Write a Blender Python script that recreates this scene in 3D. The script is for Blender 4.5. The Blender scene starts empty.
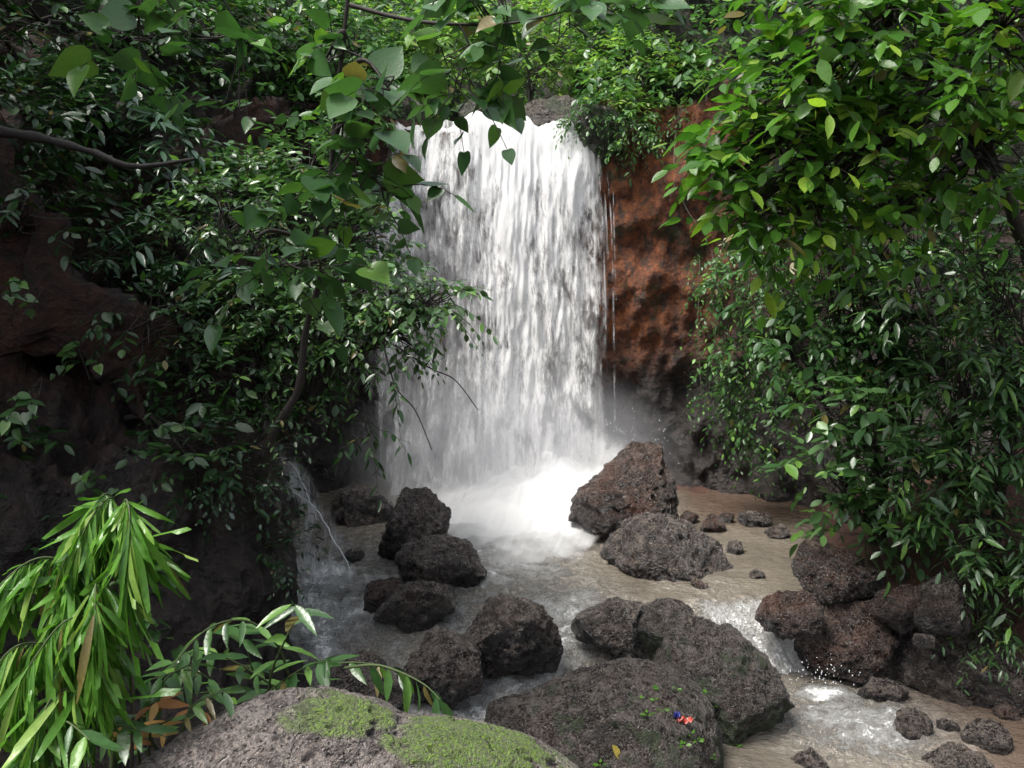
import bpy, math, random
import numpy as np
from mathutils import Vector
R = math.radians
sc = bpy.context.scene
COL = sc.collection

# ------------------------------------------------------------------ camera, world, sun, exposure
CAM = np.array([0.0, 0.0, 3.0]); F = 887.0; PITCH = math.atan(134.0 / F)
cd = bpy.data.cameras.new('camera'); cam = bpy.data.objects.new('camera', cd); COL.objects.link(cam)
cam.location = CAM; cam.rotation_euler = (R(90) - PITCH, 0, 0)
cd.sensor_width = 36.0; cd.lens = 36.0 * F / 1024.0; cd.clip_start = 0.05; cd.clip_end = 500
sc.camera = cam
SUN_EL, SUN_AZ = 64.0, -115.0            # azimuth measured from +Y towards +X
w = bpy.data.worlds.new('World'); sc.world = w; w.use_nodes = True
nt = w.node_tree; bg = nt.nodes['Background']
sky = nt.nodes.new('ShaderNodeTexSky'); sky.sky_type = 'NISHITA'; sky.sun_disc = False
sky.sun_elevation = R(SUN_EL); sky.sun_rotation = R(SUN_AZ); sky.dust_density = 4.0; sky.air_density = 1.0; sky.ozone_density = 0.6
hs = nt.nodes.new('ShaderNodeHueSaturation'); hs.inputs['Saturation'].default_value = 0.45; nt.links.new(sky.outputs[0], hs.inputs['Color']); nt.links.new(hs.outputs[0], bg.inputs[0]); bg.inputs[1].default_value = 0.085
sd = bpy.data.lights.new('sun', 'SUN'); so = bpy.data.objects.new('sun', sd); COL.objects.link(so)
sd.energy = 1.5; sd.angle = R(22); sd.color = (1.0, 0.97, 0.92)
sv = Vector((math.sin(R(SUN_AZ)) * math.cos(R(SUN_EL)), math.cos(R(SUN_AZ)) * math.cos(R(SUN_EL)), math.sin(R(SUN_EL))))
so.rotation_euler = sv.to_track_quat('Z', 'Y').to_euler()
sc.view_settings.view_transform = 'Standard'; sc.view_settings.look = 'None'
sc.view_settings.exposure = 1.85; sc.view_settings.gamma = 1.0; sc.view_settings.use_curve_mapping = False
cy = sc.cycles
cy.use_denoising = True; cy.max_bounces = 6; cy.diffuse_bounces = 3; cy.glossy_bounces = 2; cy.transmission_bounces = 3
cy.transparent_max_bounces = 16; cy.volume_bounces = 1; cy.sample_clamp_indirect = 4.0; cy.volume_step_rate = 2.0
cy.use_adaptive_sampling = True; cy.adaptive_threshold = 0.02

# ------------------------------------------------------------------ helpers
FW = np.array([0, math.cos(PITCH), -math.sin(PITCH)]); UP = np.array([0, math.sin(PITCH), math.cos(PITCH)]); RT = np.array([1.0, 0, 0])
def ray(px, py): return FW + RT * (px - 512.0) / F + UP * (384.0 - py) / F
def P(px, py, Y):
    d = ray(px, py); return CAM + d * (Y / d[1])
def W(px, py, z=0.0):
    d = ray(px, py); return CAM + d * ((z - CAM[2]) / d[2])

def hash3(ix, iy, iz, seed):
    n = (ix.astype(np.int64) * 73856093) ^ (iy.astype(np.int64) * 19349663) ^ (iz.astype(np.int64) * 83492791) ^ (seed * 2654435761)
    n = (n ^ (n >> 13)) * 1274126177 & 0xffffffff
    n = (n ^ (n >> 16)) * 2246822519 & 0xffffffff
    return ((n ^ (n >> 15)) & 0xffffff) / float(0xffffff) * 2 - 1
def vnoise(p, seed=0):
    p = np.asarray(p, float); i = np.floor(p); f = p - i; f = f * f * f * (f * (f * 6 - 15) + 10); i = i.astype(np.int64)
    r = 0
    for dx in (0, 1):
        for dy in (0, 1):
            for dz in (0, 1):
                wgt = (f[:, 0] if dx else 1 - f[:, 0]) * (f[:, 1] if dy else 1 - f[:, 1]) * (f[:, 2] if dz else 1 - f[:, 2])
                r = r + wgt * hash3(i[:, 0] + dx, i[:, 1] + dy, i[:, 2] + dz, seed)
    return r
_RM = np.array([[0.00, 0.80, 0.60], [-0.80, 0.36, -0.48], [-0.60, -0.48, 0.64]]); _R0 = np.array([[0.8165, 0.4082, 0.4082], [-0.5774, 0.5774, 0.5774], [0.0, -0.7071, 0.7071]])
def fbm(p, o=4, seed=0, g=0.5):
    p = np.asarray(p, float) @ _R0.T; a, t, s = 1.0, 0, 0
    for k in range(o):
        t = t + a * vnoise(p * (2.03 ** k) + 17.3 * k, seed + k * 7); s += a; a *= g; p = p @ _RM.T
    return t / s
def sstep(a, b, x):
    t = np.clip((x - a) / (b - a), 0, 1); return t * t * (3 - 2 * t)
def norm(v): return v / np.maximum(np.linalg.norm(v, axis=-1, keepdims=True), 1e-9)

def mesh_np(name, V, Q, mat, parent=None, smooth=True, uv=None, attrs=None):
    """V (n,3); Q (m,4) quads or (m,3) tris"""
    me = bpy.data.meshes.new(name); V = np.ascontiguousarray(V, dtype=np.float32); Q = np.ascontiguousarray(Q, dtype=np.int32)
    k = Q.shape[1]
    me.vertices.add(len(V)); me.vertices.foreach_set('co', V.ravel())
    me.loops.add(Q.size); me.loops.foreach_set('vertex_index', Q.ravel())
    me.polygons.add(len(Q)); me.polygons.foreach_set('loop_start', np.arange(0, Q.size, k, dtype=np.int32))
    me.polygons.foreach_set('loop_total', np.full(len(Q), k, dtype=np.int32))
    me.update(calc_edges=True); me.validate(clean_customdata=False)
    me.polygons.foreach_set('use_smooth', np.full(len(me.polygons), smooth, dtype=bool))
    if uv is not None:
        l = me.uv_layers.new(name='UVMap'); idx = np.empty(len(me.loops), dtype=np.int32); me.loops.foreach_get('vertex_index', idx)
        l.data.foreach_set('uv', np.ascontiguousarray(uv[idx], dtype=np.float32).ravel())
    if attrs:
        for an, av in attrs.items():
            a = me.attributes.new(an, 'FLOAT', 'POINT'); a.data.foreach_set('value', np.ascontiguousarray(av, dtype=np.float32))
    me.materials.append(mat)
    o = bpy.data.objects.new(name, me); COL.objects.link(o)
    if parent is not None: o.parent = parent
    return o
def recentre(o):
    me = o.data; n = len(me.vertices); a = np.empty(n * 3, dtype=np.float32); me.vertices.foreach_get('co', a); a = a.reshape(-1, 3)
    c = np.array([a[:, 0].mean(), a[:, 1].mean(), a[:, 2].min()]); me.vertices.foreach_set('co', (a - c).astype(np.float32).ravel()); o.location = c; me.update()
    return o
def grid_quads(nu, nv, wrap=False):
    i = np.arange(nu - 1 if not wrap else nu); j = np.arange(nv - 1)
    I, J = np.meshgrid(i, j, indexing='ij'); I2 = (I + 1) % nu
    return np.stack([I * nv + J, I2 * nv + J, I2 * nv + J + 1, I * nv + J + 1], -1).reshape(-1, 4)
def tag(o, label, cat=None, kind=None, group=None):
    o['label'] = label
    if cat: o['category'] = cat
    if kind: o['kind'] = kind
    if group: o['group'] = group
    return o
def empty(name, loc, label, cat, group=None):
    o = bpy.data.objects.new(name, None); COL.objects.link(o); o.location = loc; o.empty_display_size = 0.1
    return tag(o, label, cat, None, group)

class MB:
    def __init__(s): s.V = []; s.Q = []; s.n = 0
    def add(s, V, Q): s.V.append(np.asarray(V, float)); s.Q.append(np.asarray(Q) + s.n); s.n += len(V)
    def tube(s, pts, radii, k=6, wob=0.0):
        pts = np.asarray(pts, float); n = len(pts); radii = np.broadcast_to(np.asarray(radii, float), (n,)) if np.ndim(radii) < 1 or len(radii) == n else np.interp(np.linspace(0, 1, n), np.linspace(0, 1, len(radii)), radii)
        T = norm(np.gradient(pts, axis=0)); ref = np.array([0.31, 0.87, 0.38]); A = norm(np.cross(T, ref)); B = np.cross(T, A)
        th = np.arange(k) / k * 2 * math.pi
        V = pts[:, None] + radii[:, None, None] * (np.cos(th)[None, :, None] * A[:, None] + np.sin(th)[None, :, None] * B[:, None])
        Q = []
        for i in range(n - 1):
            for j in range(k): Q.append((i * k + j, i * k + (j + 1) % k, (i + 1) * k + (j + 1) % k, (i + 1) * k + j))
        s.add(V.reshape(-1, 3), Q)
    def build(s, name, mat, parent=None, off=None):
        V = np.concatenate(s.V); Q = np.concatenate(s.Q)
        if off is not None: V = V - np.asarray(off)
        return mesh_np(name, V, Q, mat, parent)
def smooth_line(pts, n):
    pts = np.asarray(pts, float); t = np.linspace(0, len(pts) - 1, n); i = np.clip(t.astype(int), 0, len(pts) - 2); f = (t - i)[:, None]
    p0 = pts[np.clip(i - 1, 0, None)]; p1 = pts[i]; p2 = pts[i + 1]; p3 = pts[np.clip(i + 2, None, len(pts) - 1)]
    return 0.5 * (2 * p1 + (p2 - p0) * f + (2 * p0 - 5 * p1 + 4 * p2 - p3) * f * f + (3 * p1 - p0 - 3 * p2 + p3) * f ** 3)

# ------------------------------------------------------------------ materials
class NT:
    def __init__(s, name):
        s.m = bpy.data.materials.new(name); s.m.use_nodes = True; s.t = s.m.node_tree; s.t.nodes.clear(); s.out = s.n('ShaderNodeOutputMaterial')
    def n(s, ty, ins=None, **kw):
        nd = s.t.nodes.new(ty)
        for k, v in kw.items(): setattr(nd, k, v)
        for k, v in (ins or {}).items():
            if isinstance(v, bpy.types.NodeSocket): s.t.links.new(v, nd.inputs[k])
            else: nd.inputs[k].default_value = v
        return nd
    def noise(s, vec, scale, detail=5, rough=0.55, dist=0.0):
        return s.n('ShaderNodeTexNoise', {'Vector': vec, 'Scale': scale, 'Detail': detail, 'Roughness': rough, 'Distortion': dist}).outputs['Fac']
    def ramp(s, fac, stops, interp='LINEAR'):
        r = s.n('ShaderNodeValToRGB', {'Fac': fac}); e = r.color_ramp; e.interpolation = interp
        while len(e.elements) < len(stops): e.elements.new(0.5)
        for q, (p, c) in zip(e.elements, stops):
            q.position = p; q.color = (c, c, c, 1) if not isinstance(c, tuple) else (*c, 1)
        return r.outputs['Color']
    def mix(s, f, a, b, mode='MIX'):
        m = s.n('ShaderNodeMix', data_type='RGBA', blend_type=mode)
        for i, v in ((0, f), (6, a), (7, b)):
            if isinstance(v, bpy.types.NodeSocket): s.t.links.new(v, m.inputs[i])
            else: m.inputs[i].default_value = (*v, 1) if isinstance(v, tuple) and len(v) == 3 else v
        return m.outputs[2]
    def math(s, op, a, b=0.0, c=0.0, clamp=False):
        return s.n('ShaderNodeMath', {0: a, 1: b, 2: c}, operation=op, use_clamp=clamp).outputs[0]
    def mapr(s, v, a, b, c=0.0, d=1.0): return s.n('ShaderNodeMapRange', {0: v, 1: a, 2: b, 3: c, 4: d}).outputs[0]
    def pos(s): return s.n('ShaderNodeNewGeometry').outputs['Position']
    def scaled(s, v, sx, sy, sz): return s.n('ShaderNodeMapping', {'Vector': v, 'Scale': (sx, sy, sz)}).outputs[0]
    def attr(s, nm): return s.n('ShaderNodeAttribute', attribute_name=nm).outputs['Fac']
    def bump(s, h, dist, strength=1.0, nrm=None):
        d = {'Height': h, 'Distance': dist, 'Strength': strength}
        if nrm is not None: d['Normal'] = nrm
        return s.n('ShaderNodeBump', d).outputs[0]
    def bsdf(s, **k):
        return s.n('ShaderNodeBsdfPrincipled', {a.replace('_', ' '): b for a, b in k.items()}).outputs[0]
    def done(s, sh): s.t.links.new(sh, s.out.inputs[0]); return s.m
def c4(c): return (*c, 1.0)

def leaf_mat(name, dark, light, young=None, rough=0.32, trans=0.35, spec=0.5):
    t = NT(name); g = t.n('ShaderNodeNewGeometry'); r = g.outputs['Random Per Island']
    col = t.mix(r, dark, light)
    if young:
        yf = t.ramp(t.math('FRACT', t.math('MULTIPLY', r, 7.31)), [(0.80, 0.0), (0.95, 1.0)])
        col = t.mix(yf, col, young)
    col = t.mix(t.math('GREATER_THAN', t.math('FRACT', t.math('MULTIPLY', r, 23.7)), 0.982), col, (0.17, 0.14, 0.045))
    nz = t.noise(t.pos(), 45, 3); col = t.mix(t.mapr(nz, 0.35, 0.7, 0.0, 0.4), col, t.mix(0.5, col, (0.02, 0.03, 0.01)))
    b = t.bump(t.noise(t.pos(), 60, 2), 0.004, 0.5)
    p = t.bsdf(Base_Color=col, Roughness=rough, Normal=b, Specular_IOR_Level=spec)
    tc = t.mix(0.55, col, t.mix(1.0, col, (1.0, 1.25, 0.25), 'MULTIPLY'))
    tr = t.n('ShaderNodeBsdfTranslucent', {'Color': tc}).outputs[0]
    # translucency brightened towards yellow green like light passing a leaf blade
    s = t.n('ShaderNodeMixShader', {0: trans, 1: p, 2: tr}).outputs[0]
    return t.done(s)
def bark_mat(name, a, b):
    t = NT(name); v = t.pos(); n1 = t.noise(t.scaled(v, 1, 1, 0.3), 40, 5)
    return t.done(t.bsdf(Base_Color=t.mix(n1, a, b), Roughness=0.75, Normal=t.bump(n1, 0.01, 0.8)))
def rock_mat(name, base, light, red, moss=0.0, mattr=False, mosscol=(0.07, 0.12, 0.015), wet=0.4, toplit_amt=0.5, mossup=0.3, mscale=3.0):
    t = NT(name); tc = t.n('ShaderNodeTexCoord').outputs['Object']; v = t.pos()
    big = t.noise(v, 2.6, 5, 0.6); mid = t.noise(v, 11, 6, 0.65); fine = t.noise(v, 55, 5, 0.7)
    vor = t.n('ShaderNodeTexVoronoi', {'Vector': v, 'Scale': 38.0, 'Randomness': 1.0}).outputs['Distance']
    vor2 = t.n('ShaderNodeTexVoronoi', {'Vector': t.n('ShaderNodeVectorMath', {0: v, 1: t.n('ShaderNodeTexNoise', {'Vector': v, 'Scale': 9.0}).outputs['Color']}, operation='ADD').outputs[0], 'Scale': 13.0}).outputs['Distance']
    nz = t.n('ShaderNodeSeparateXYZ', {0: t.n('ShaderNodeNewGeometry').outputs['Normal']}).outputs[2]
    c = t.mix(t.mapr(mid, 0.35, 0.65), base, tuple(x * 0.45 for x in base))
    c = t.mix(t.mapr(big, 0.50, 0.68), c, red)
    lf = t.math('MULTIPLY', t.mapr(nz, 0.0, 0.7), t.mapr(t.math('ADD', t.math('MULTIPLY', fine, 0.55), t.math('MULTIPLY', mid, 0.45)), 0.44, 0.56))  # upward faces coloured paler, painting light from above onto the rock
    c = t.mix(t.math('MULTIPLY', lf, toplit_amt), c, light)
    pit = t.mapr(vor, 0.08, 0.32)
    c = t.mix(t.math('MULTIPLY', t.mapr(vor, 0.3, 0.1), 0.75), c, (0.012, 0.009, 0.008))
    fl = t.math('GREATER_THAN', t.noise(v, 95, 1), 0.64); c = t.mix(t.math('MULTIPLY', fl, t.mapr(nz, 0.0, 0.6, 0.0, 0.55)), c, (0.42, 0.38, 0.34))  # painted highlights: pale flecks on upward faces imitate wet sparkle
    h = t.math('ADD', t.math('MULTIPLY', pit, 0.5), t.math('ADD', t.math('MULTIPLY', mid, 1.1), t.math('ADD', t.math('MULTIPLY', fine, 0.9), t.math('MULTIPLY', t.noise(v, 120, 3, 0.7), 0.35))))
    h = t.math('ADD', h, t.math('MULTIPLY', t.mapr(vor2, 0.0, 0.35), 0.9))
    rg = t.mapr(mid, 0.3, 0.7, wet - 0.14, wet + 0.16)
    if moss > 0:
        mn = t.math('ADD', t.noise(v, mscale, 5, 0.7), t.math('MULTIPLY', t.math('SUBTRACT', nz, 0.4), mossup))
        if mattr: mn = t.math('ADD', mn, t.math('MULTIPLY', t.math('SUBTRACT', t.attr('mossy'), 0.42), 0.5))
        mf = t.mapr(mn, 0.60 - moss * 0.2 - (0.05 if mattr else 0), 0.66 - moss * 0.2 + (0.05 if mattr else 0))
        mf = t.math('MULTIPLY', mf, t.mapr(fine, 0.3, 0.55))
        mc = t.mix(t.mapr(t.noise(v, 90, 3), 0.3, 0.7), tuple(x * 0.4 for x in mosscol), mosscol)
        c = t.mix(mf, c, mc); rg = t.mix(mf, rg, (0.9, 0.9, 0.9)); h = t.math('ADD', h, t.math('MULTIPLY', mf, t.noise(v, 140, 3)))
    return t.done(t.bsdf(Base_Color=c, Roughness=rg, Normal=t.bump(h, 0.055, 1.0), Specular_IOR_Level=1.0))

M = {}
M['leaf_heart'] = leaf_mat('leaf_heart', (0.035, 0.10, 0.030), (0.07, 0.17, 0.045), (0.13, 0.27, 0.04), 0.36, 0.36, 0.7)
M['leaf_left'] = leaf_mat('leaf_left', (0.035, 0.095, 0.030), (0.09, 0.19, 0.06), (0.16, 0.32, 0.06), 0.30, 0.34, 0.8)
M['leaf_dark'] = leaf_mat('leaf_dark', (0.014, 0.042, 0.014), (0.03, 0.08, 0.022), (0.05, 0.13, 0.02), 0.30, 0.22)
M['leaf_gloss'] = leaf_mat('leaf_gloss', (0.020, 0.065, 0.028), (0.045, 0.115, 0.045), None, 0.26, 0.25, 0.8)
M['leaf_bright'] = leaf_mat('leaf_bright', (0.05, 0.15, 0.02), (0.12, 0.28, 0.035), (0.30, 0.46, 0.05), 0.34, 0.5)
M['leaf_back'] = leaf_mat('leaf_back', (0.12, 0.24, 0.05), (0.24, 0.42, 0.10), (0.40, 0.55, 0.13), 0.4, 0.45)  # lightened leaf colour stands in for sunlight on the rim bushes
M['leaf_mid'] = leaf_mat('leaf_mid', (0.035, 0.10, 0.03), (0.085, 0.20, 0.055), (0.17, 0.34, 0.06), 0.34, 0.38)
M['leaf_palm'] = leaf_mat('leaf_palm', (0.07, 0.20, 0.025), (0.15, 0.34, 0.05), (0.30, 0.46, 0.10), 0.30, 0.42)
M['leaf_dry'] = leaf_mat('leaf_dry', (0.22, 0.08, 0.02), (0.40, 0.17, 0.04), (0.5, 0.3, 0.08), 0.6, 0.2)
M['leaf_yellow'] = leaf_mat('leaf_yellow', (0.45, 0.36, 0.06), (0.5, 0.4, 0.08), None, 0.6, 0.2)
M['bark'] = bark_mat('bark', (0.010, 0.008, 0.006), (0.035, 0.028, 0.022))
M['bark_pale'] = bark_mat('bark_pale', (0.06, 0.05, 0.04), (0.16, 0.13, 0.10))
M['bark_log'] = bark_mat('bark_log', (0.006, 0.005, 0.004), (0.022, 0.017, 0.012))
M['stem_green'] = bark_mat('stem_green', (0.03, 0.05, 0.015), (0.07, 0.10, 0.03))
M['rock'] = rock_mat('rock', (0.028, 0.022, 0.020), (0.26, 0.215, 0.185), (0.048, 0.029, 0.021), wet=0.22, toplit_amt=0.8)
M['rock_red'] = rock_mat('rock_red', (0.034, 0.021, 0.017), (0.22, 0.15, 0.12), (0.085, 0.034, 0.020), wet=0.22, toplit_amt=0.65)
M['rock_moss'] = rock_mat('rock_moss', (0.032, 0.026, 0.023), (0.26, 0.22, 0.19), (0.046, 0.030, 0.024), moss=0.42, mosscol=(0.06, 0.10, 0.02), wet=0.27, toplit_amt=0.6, mossup=-0.15)
M['rock_front'] = rock_mat('rock_front', (0.085, 0.070, 0.062), (0.36, 0.305, 0.27), (0.14, 0.10, 0.085), moss=0.12, mattr=True, mosscol=(0.22, 0.38, 0.02), wet=0.5, toplit_amt=0.8, mossup=0.1, mscale=2.2)

# cliff: laterite, orange red where exposed, black and wet low down, moss and dark stains
def cliff_material():
    t = NT('laterite_cliff'); v = t.pos(); sx = t.n('ShaderNodeSeparateXYZ', {0: v}); z = sx.outputs[2]
    n1 = t.noise(t.scaled(v, 1, 1, 0.45), 1.7, 6, 0.62); n2 = t.noise(v, 8, 6, 0.7); n3 = t.noise(t.scaled(v, 1, 1, 0.16), 7, 6, 0.65); fine = t.noise(v, 42, 5, 0.7)
    c = t.ramp(t.math('ADD', t.math('MULTIPLY', n2, 0.6), t.math('MULTIPLY', n3, 0.4)), [(0.34, (0.02, 0.009, 0.006)), (0.46, (0.12, 0.038, 0.014)), (0.56, (0.27, 0.085, 0.024)), (0.68, (0.38, 0.15, 0.045))])
    c = t.mix(t.mapr(n3, 0.50, 0.60, 0.0, 0.9), c, (0.035, 0.022, 0.016))
    c = t.mix(t.mapr(t.noise(v, 2.4, 5, 0.7), 0.57, 0.63, 0.0, 0.8), c, (0.03, 0.04, 0.014))
    soil = t.mix(t.mapr(n2, 0.35, 0.7), (0.005, 0.003, 0.002), (0.036, 0.013, 0.008))
    c = t.mix(t.attr('exposed'), soil, c)
    zz = t.math('ADD', z, t.math('MULTIPLY', t.math('SUBTRACT', n1, 0.5), 2.2))
    low = t.mapr(zz, 2.2, 1.3)
    blk = t.mix(t.mapr(n2, 0.4, 0.7), (0.012, 0.010, 0.009), (0.055, 0.042, 0.036))
    c = t.mix(low, c, blk)
    c = t.mix(t.attr('hill'), c, t.mix(n2, (0.008, 0.010, 0.004), (0.022, 0.022, 0.010)))
    vor = t.n('ShaderNodeTexVoronoi', {'Vector': v, 'Scale': 17.0}).outputs['Distance']
    h = t.math('ADD', t.math('MULTIPLY', n2, 1.6), t.math('ADD', t.math('MULTIPLY', fine, 0.6), t.math('MULTIPLY', vor, 0.5)))
    return t.done(t.bsdf(Base_Color=c, Roughness=t.mix(low, (0.75,) * 3, (0.42,) * 3), Normal=t.bump(h, 0.04, 1.0)))
M['cliff'] = cliff_material()
def ground_material():
    t = NT('bank_soil'); v = t.pos(); n = t.noise(v, 6, 6, 0.7); f = t.noise(v, 60, 4, 0.7)
    c = t.ramp(n, [(0.3, (0.02, 0.011, 0.008)), (0.5, (0.075, 0.030, 0.018)), (0.7, (0.15, 0.06, 0.032))])
    c = t.mix(t.mapr(f, 0.5, 0.65), c, (0.06, 0.045, 0.035))
    return t.done(t.bsdf(Base_Color=c, Roughness=0.55, Normal=t.bump(t.math('ADD', n, f), 0.03, 1.0)))
M['ground'] = ground_material()

def water_material():
    t = NT('silty_water'); v = t.pos(); foam = t.attr('foam'); red = t.attr('silt')
    tc = t.n('ShaderNodeUVMap').outputs[0]
    f1 = t.noise(t.scaled(v, 1.0, 1.3, 1), 7, 7, 0.72, 0.35); f2 = t.noise(t.scaled(tc, 1.0, 1.0, 1), 1.0, 5, 0.65, 0.5); f3 = t.noise(v, 60, 4, 0.7)
    f2 = t.mix(t.attr('fast'), f1, f2)
    s = t.math('ADD', t.math('MULTIPLY', f1, 0.30), t.math('ADD', t.math('MULTIPLY', f2, 0.33), t.math('MULTIPLY', f3, 0.37)))
    # foam covers where the texture is under the amount of churn at that place
    thr = t.math('SUBTRACT', 0.70, t.math('MULTIPLY', foam, 0.42))
    m = t.math('MULTIPLY', t.math('SUBTRACT', s, thr), 5.5, clamp=True)
    base = t.mix(t.mapr(t.noise(v, 1.4, 4), 0.35, 0.65), (0.090, 0.076, 0.058), (0.140, 0.120, 0.092))
    base = t.mix(red, base, (0.070, 0.036, 0.021))
    base = t.mix(t.math('MULTIPLY', foam, 0.85, clamp=True), base, (0.36, 0.335, 0.295))
    c = t.mix(m, base, (0.80, 0.80, 0.77))
    rg = t.mix(m, (0.10,) * 3, (0.85,) * 3)
    rp = t.math('ADD', t.math('MULTIPLY', t.noise(t.scaled(v, 1.0, 1.35, 1), 8.5, 4, 0.55, 0.2), 0.9), t.math('MULTIPLY', t.noise(t.scaled(v, 1, 1.6, 1), 26, 3, 0.5), 0.35))
    rp = t.math('MULTIPLY', rp, t.math('ADD', 0.22, foam)); rp = t.math('ADD', rp, t.math('MULTIPLY', m, 0.35))
    return t.done(t.bsdf(Base_Color=c, Roughness=rg, Normal=t.bump(rp, 0.11, 1.0), Specular_IOR_Level=0.6, IOR=1.4))
M['water'] = water_material()

def fall_material(name, thr_lo, thr_hi, col=(0.86, 0.86, 0.85), amax=1.0):
    """streaks of falling white water; between the streaks the sheet is clear"""
    t = NT(name); uv = t.n('ShaderNodeUVMap').outputs[0]; dens = t.attr('dens')
    wob = t.n('ShaderNodeTexNoise', {'Vector': uv, 'Scale': 1.6, 'Detail': 3.0}).outputs['Color']
    uvw = t.n('ShaderNodeVectorMath', {0: uv, 1: t.n('ShaderNodeVectorMath', {0: wob, 1: (0.10, 0.35, 0)}, operation='MULTIPLY').outputs[0]}, operation='ADD').outputs[0]
    a = t.noise(t.scaled(uvw, 24, 4.0, 1), 1.0, 4, 0.65); b = t.noise(t.scaled(uvw, 60, 8.5, 1), 1.0, 3, 0.6); c = t.noise(t.scaled(uvw, 4.6, 2.0, 1), 1.0, 4, 0.6)
    d = t.noise(t.scaled(uv, 95, 26, 1), 1.0, 2, 0.6)
    s = t.math('ADD', t.math('MULTIPLY', a, 0.30), t.math('ADD', t.math('MULTIPLY', b, 0.17), t.math('ADD', t.math('MULTIPLY', c, 0.46), t.math('MULTIPLY', d, 0.07))))
    s = t.math('ADD', s, dens)
    al = t.math('MULTIPLY', t.mapr(s, thr_lo, thr_hi), amax)
    al = t.math('MULTIPLY', al, t.attr('edge'))
    df = t.n('ShaderNodeBsdfDiffuse', {'Color': c4(col), 'Normal': t.bump(s, 0.05, 0.5)}).outputs[0]; tl = t.n('ShaderNodeBsdfTranslucent', {'Color': c4(col)}).outputs[0]
    sh = t.n('ShaderNodeMixShader', {0: 0.4, 1: df, 2: tl}).outputs[0]
    tr = t.n('ShaderNodeBsdfTransparent').outputs[0]
    return t.done(t.n('ShaderNodeMixShader', {0: al, 1: tr, 2: sh}).outputs[0])
M['fall_front'] = fall_material('fall_front', 0.44, 0.57, (0.92, 0.92, 0.91))
M['fall_back'] = fall_material('fall_back', 0.40, 0.60, (0.74, 0.74, 0.74), 0.72)
M['fall_thin'] = fall_material('fall_thin', 0.50, 0.62, (0.8, 0.82, 0.84), 0.85)

# ------------------------------------------------------------------ terrain: cliffs round the gorge and hillsides above
#        x,    y,   cliff height, hill slope, lean, exposed laterite
FOOT = [(-7.5, -9, 1.0, .45, .5, 0), (-7.0, -4, 1.5, .7, .4, 0), (-5.6, 0, 1.8, .9, .4, 0), (-4.6, 3.0, 1.2, .8, .3, 0), (-2.9, 5.1, 1.2, .75, .3, .1),
        (-1.75, 5.9, 1.35, .7, .18, .1), (-1.62, 6.7, 1.5, .8, .15, .1), (-2.0, 7.5, 2.4, 1.1, .12, .1), (-2.35, 8.6, 3.7, 1.0, .10, .1), (-2.45, 9.8, 4.6, .8, .05, .1),
        (-2.0, 10.9, 4.7, .8, .03, 0), (-1.35, 11.45, 4.62, .5, .02, .3), (0, 11.6, 4.45, .35, .02, .3), (0.95, 11.5, 4.55, .5, .02, .8), (1.35, 11.25, 4.75, .8, .02, 1), (2.2, 11.0, 4.75, 1.0, .03, .8),
        (3.2, 10.5, 4.6, 1.0, .05, .1), (4.1, 9.4, 4.0, 1.0, .12, 0), (4.5, 8.0, 3.0, 1.0, .2, 0), (4.7, 6.5, 2.2, 1.1, .3, .2), (5.0, 4.5, 1.6, 1.1, .4, .2), (6.0, 1, 1.2, 1.0, .5, .1),
        (7.0, -4, 1.0, .7, .5, 0), (6.0, -9, 1.0, .4, .5, 0), (0, -12, 1.0, .3, .5, 0), (-5.5, -11.5, 1.0, .35, .5, 0), (-7.5, -9, 1.0, .45, .5, 0)]
FOOT = np.array(FOOT)
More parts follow.
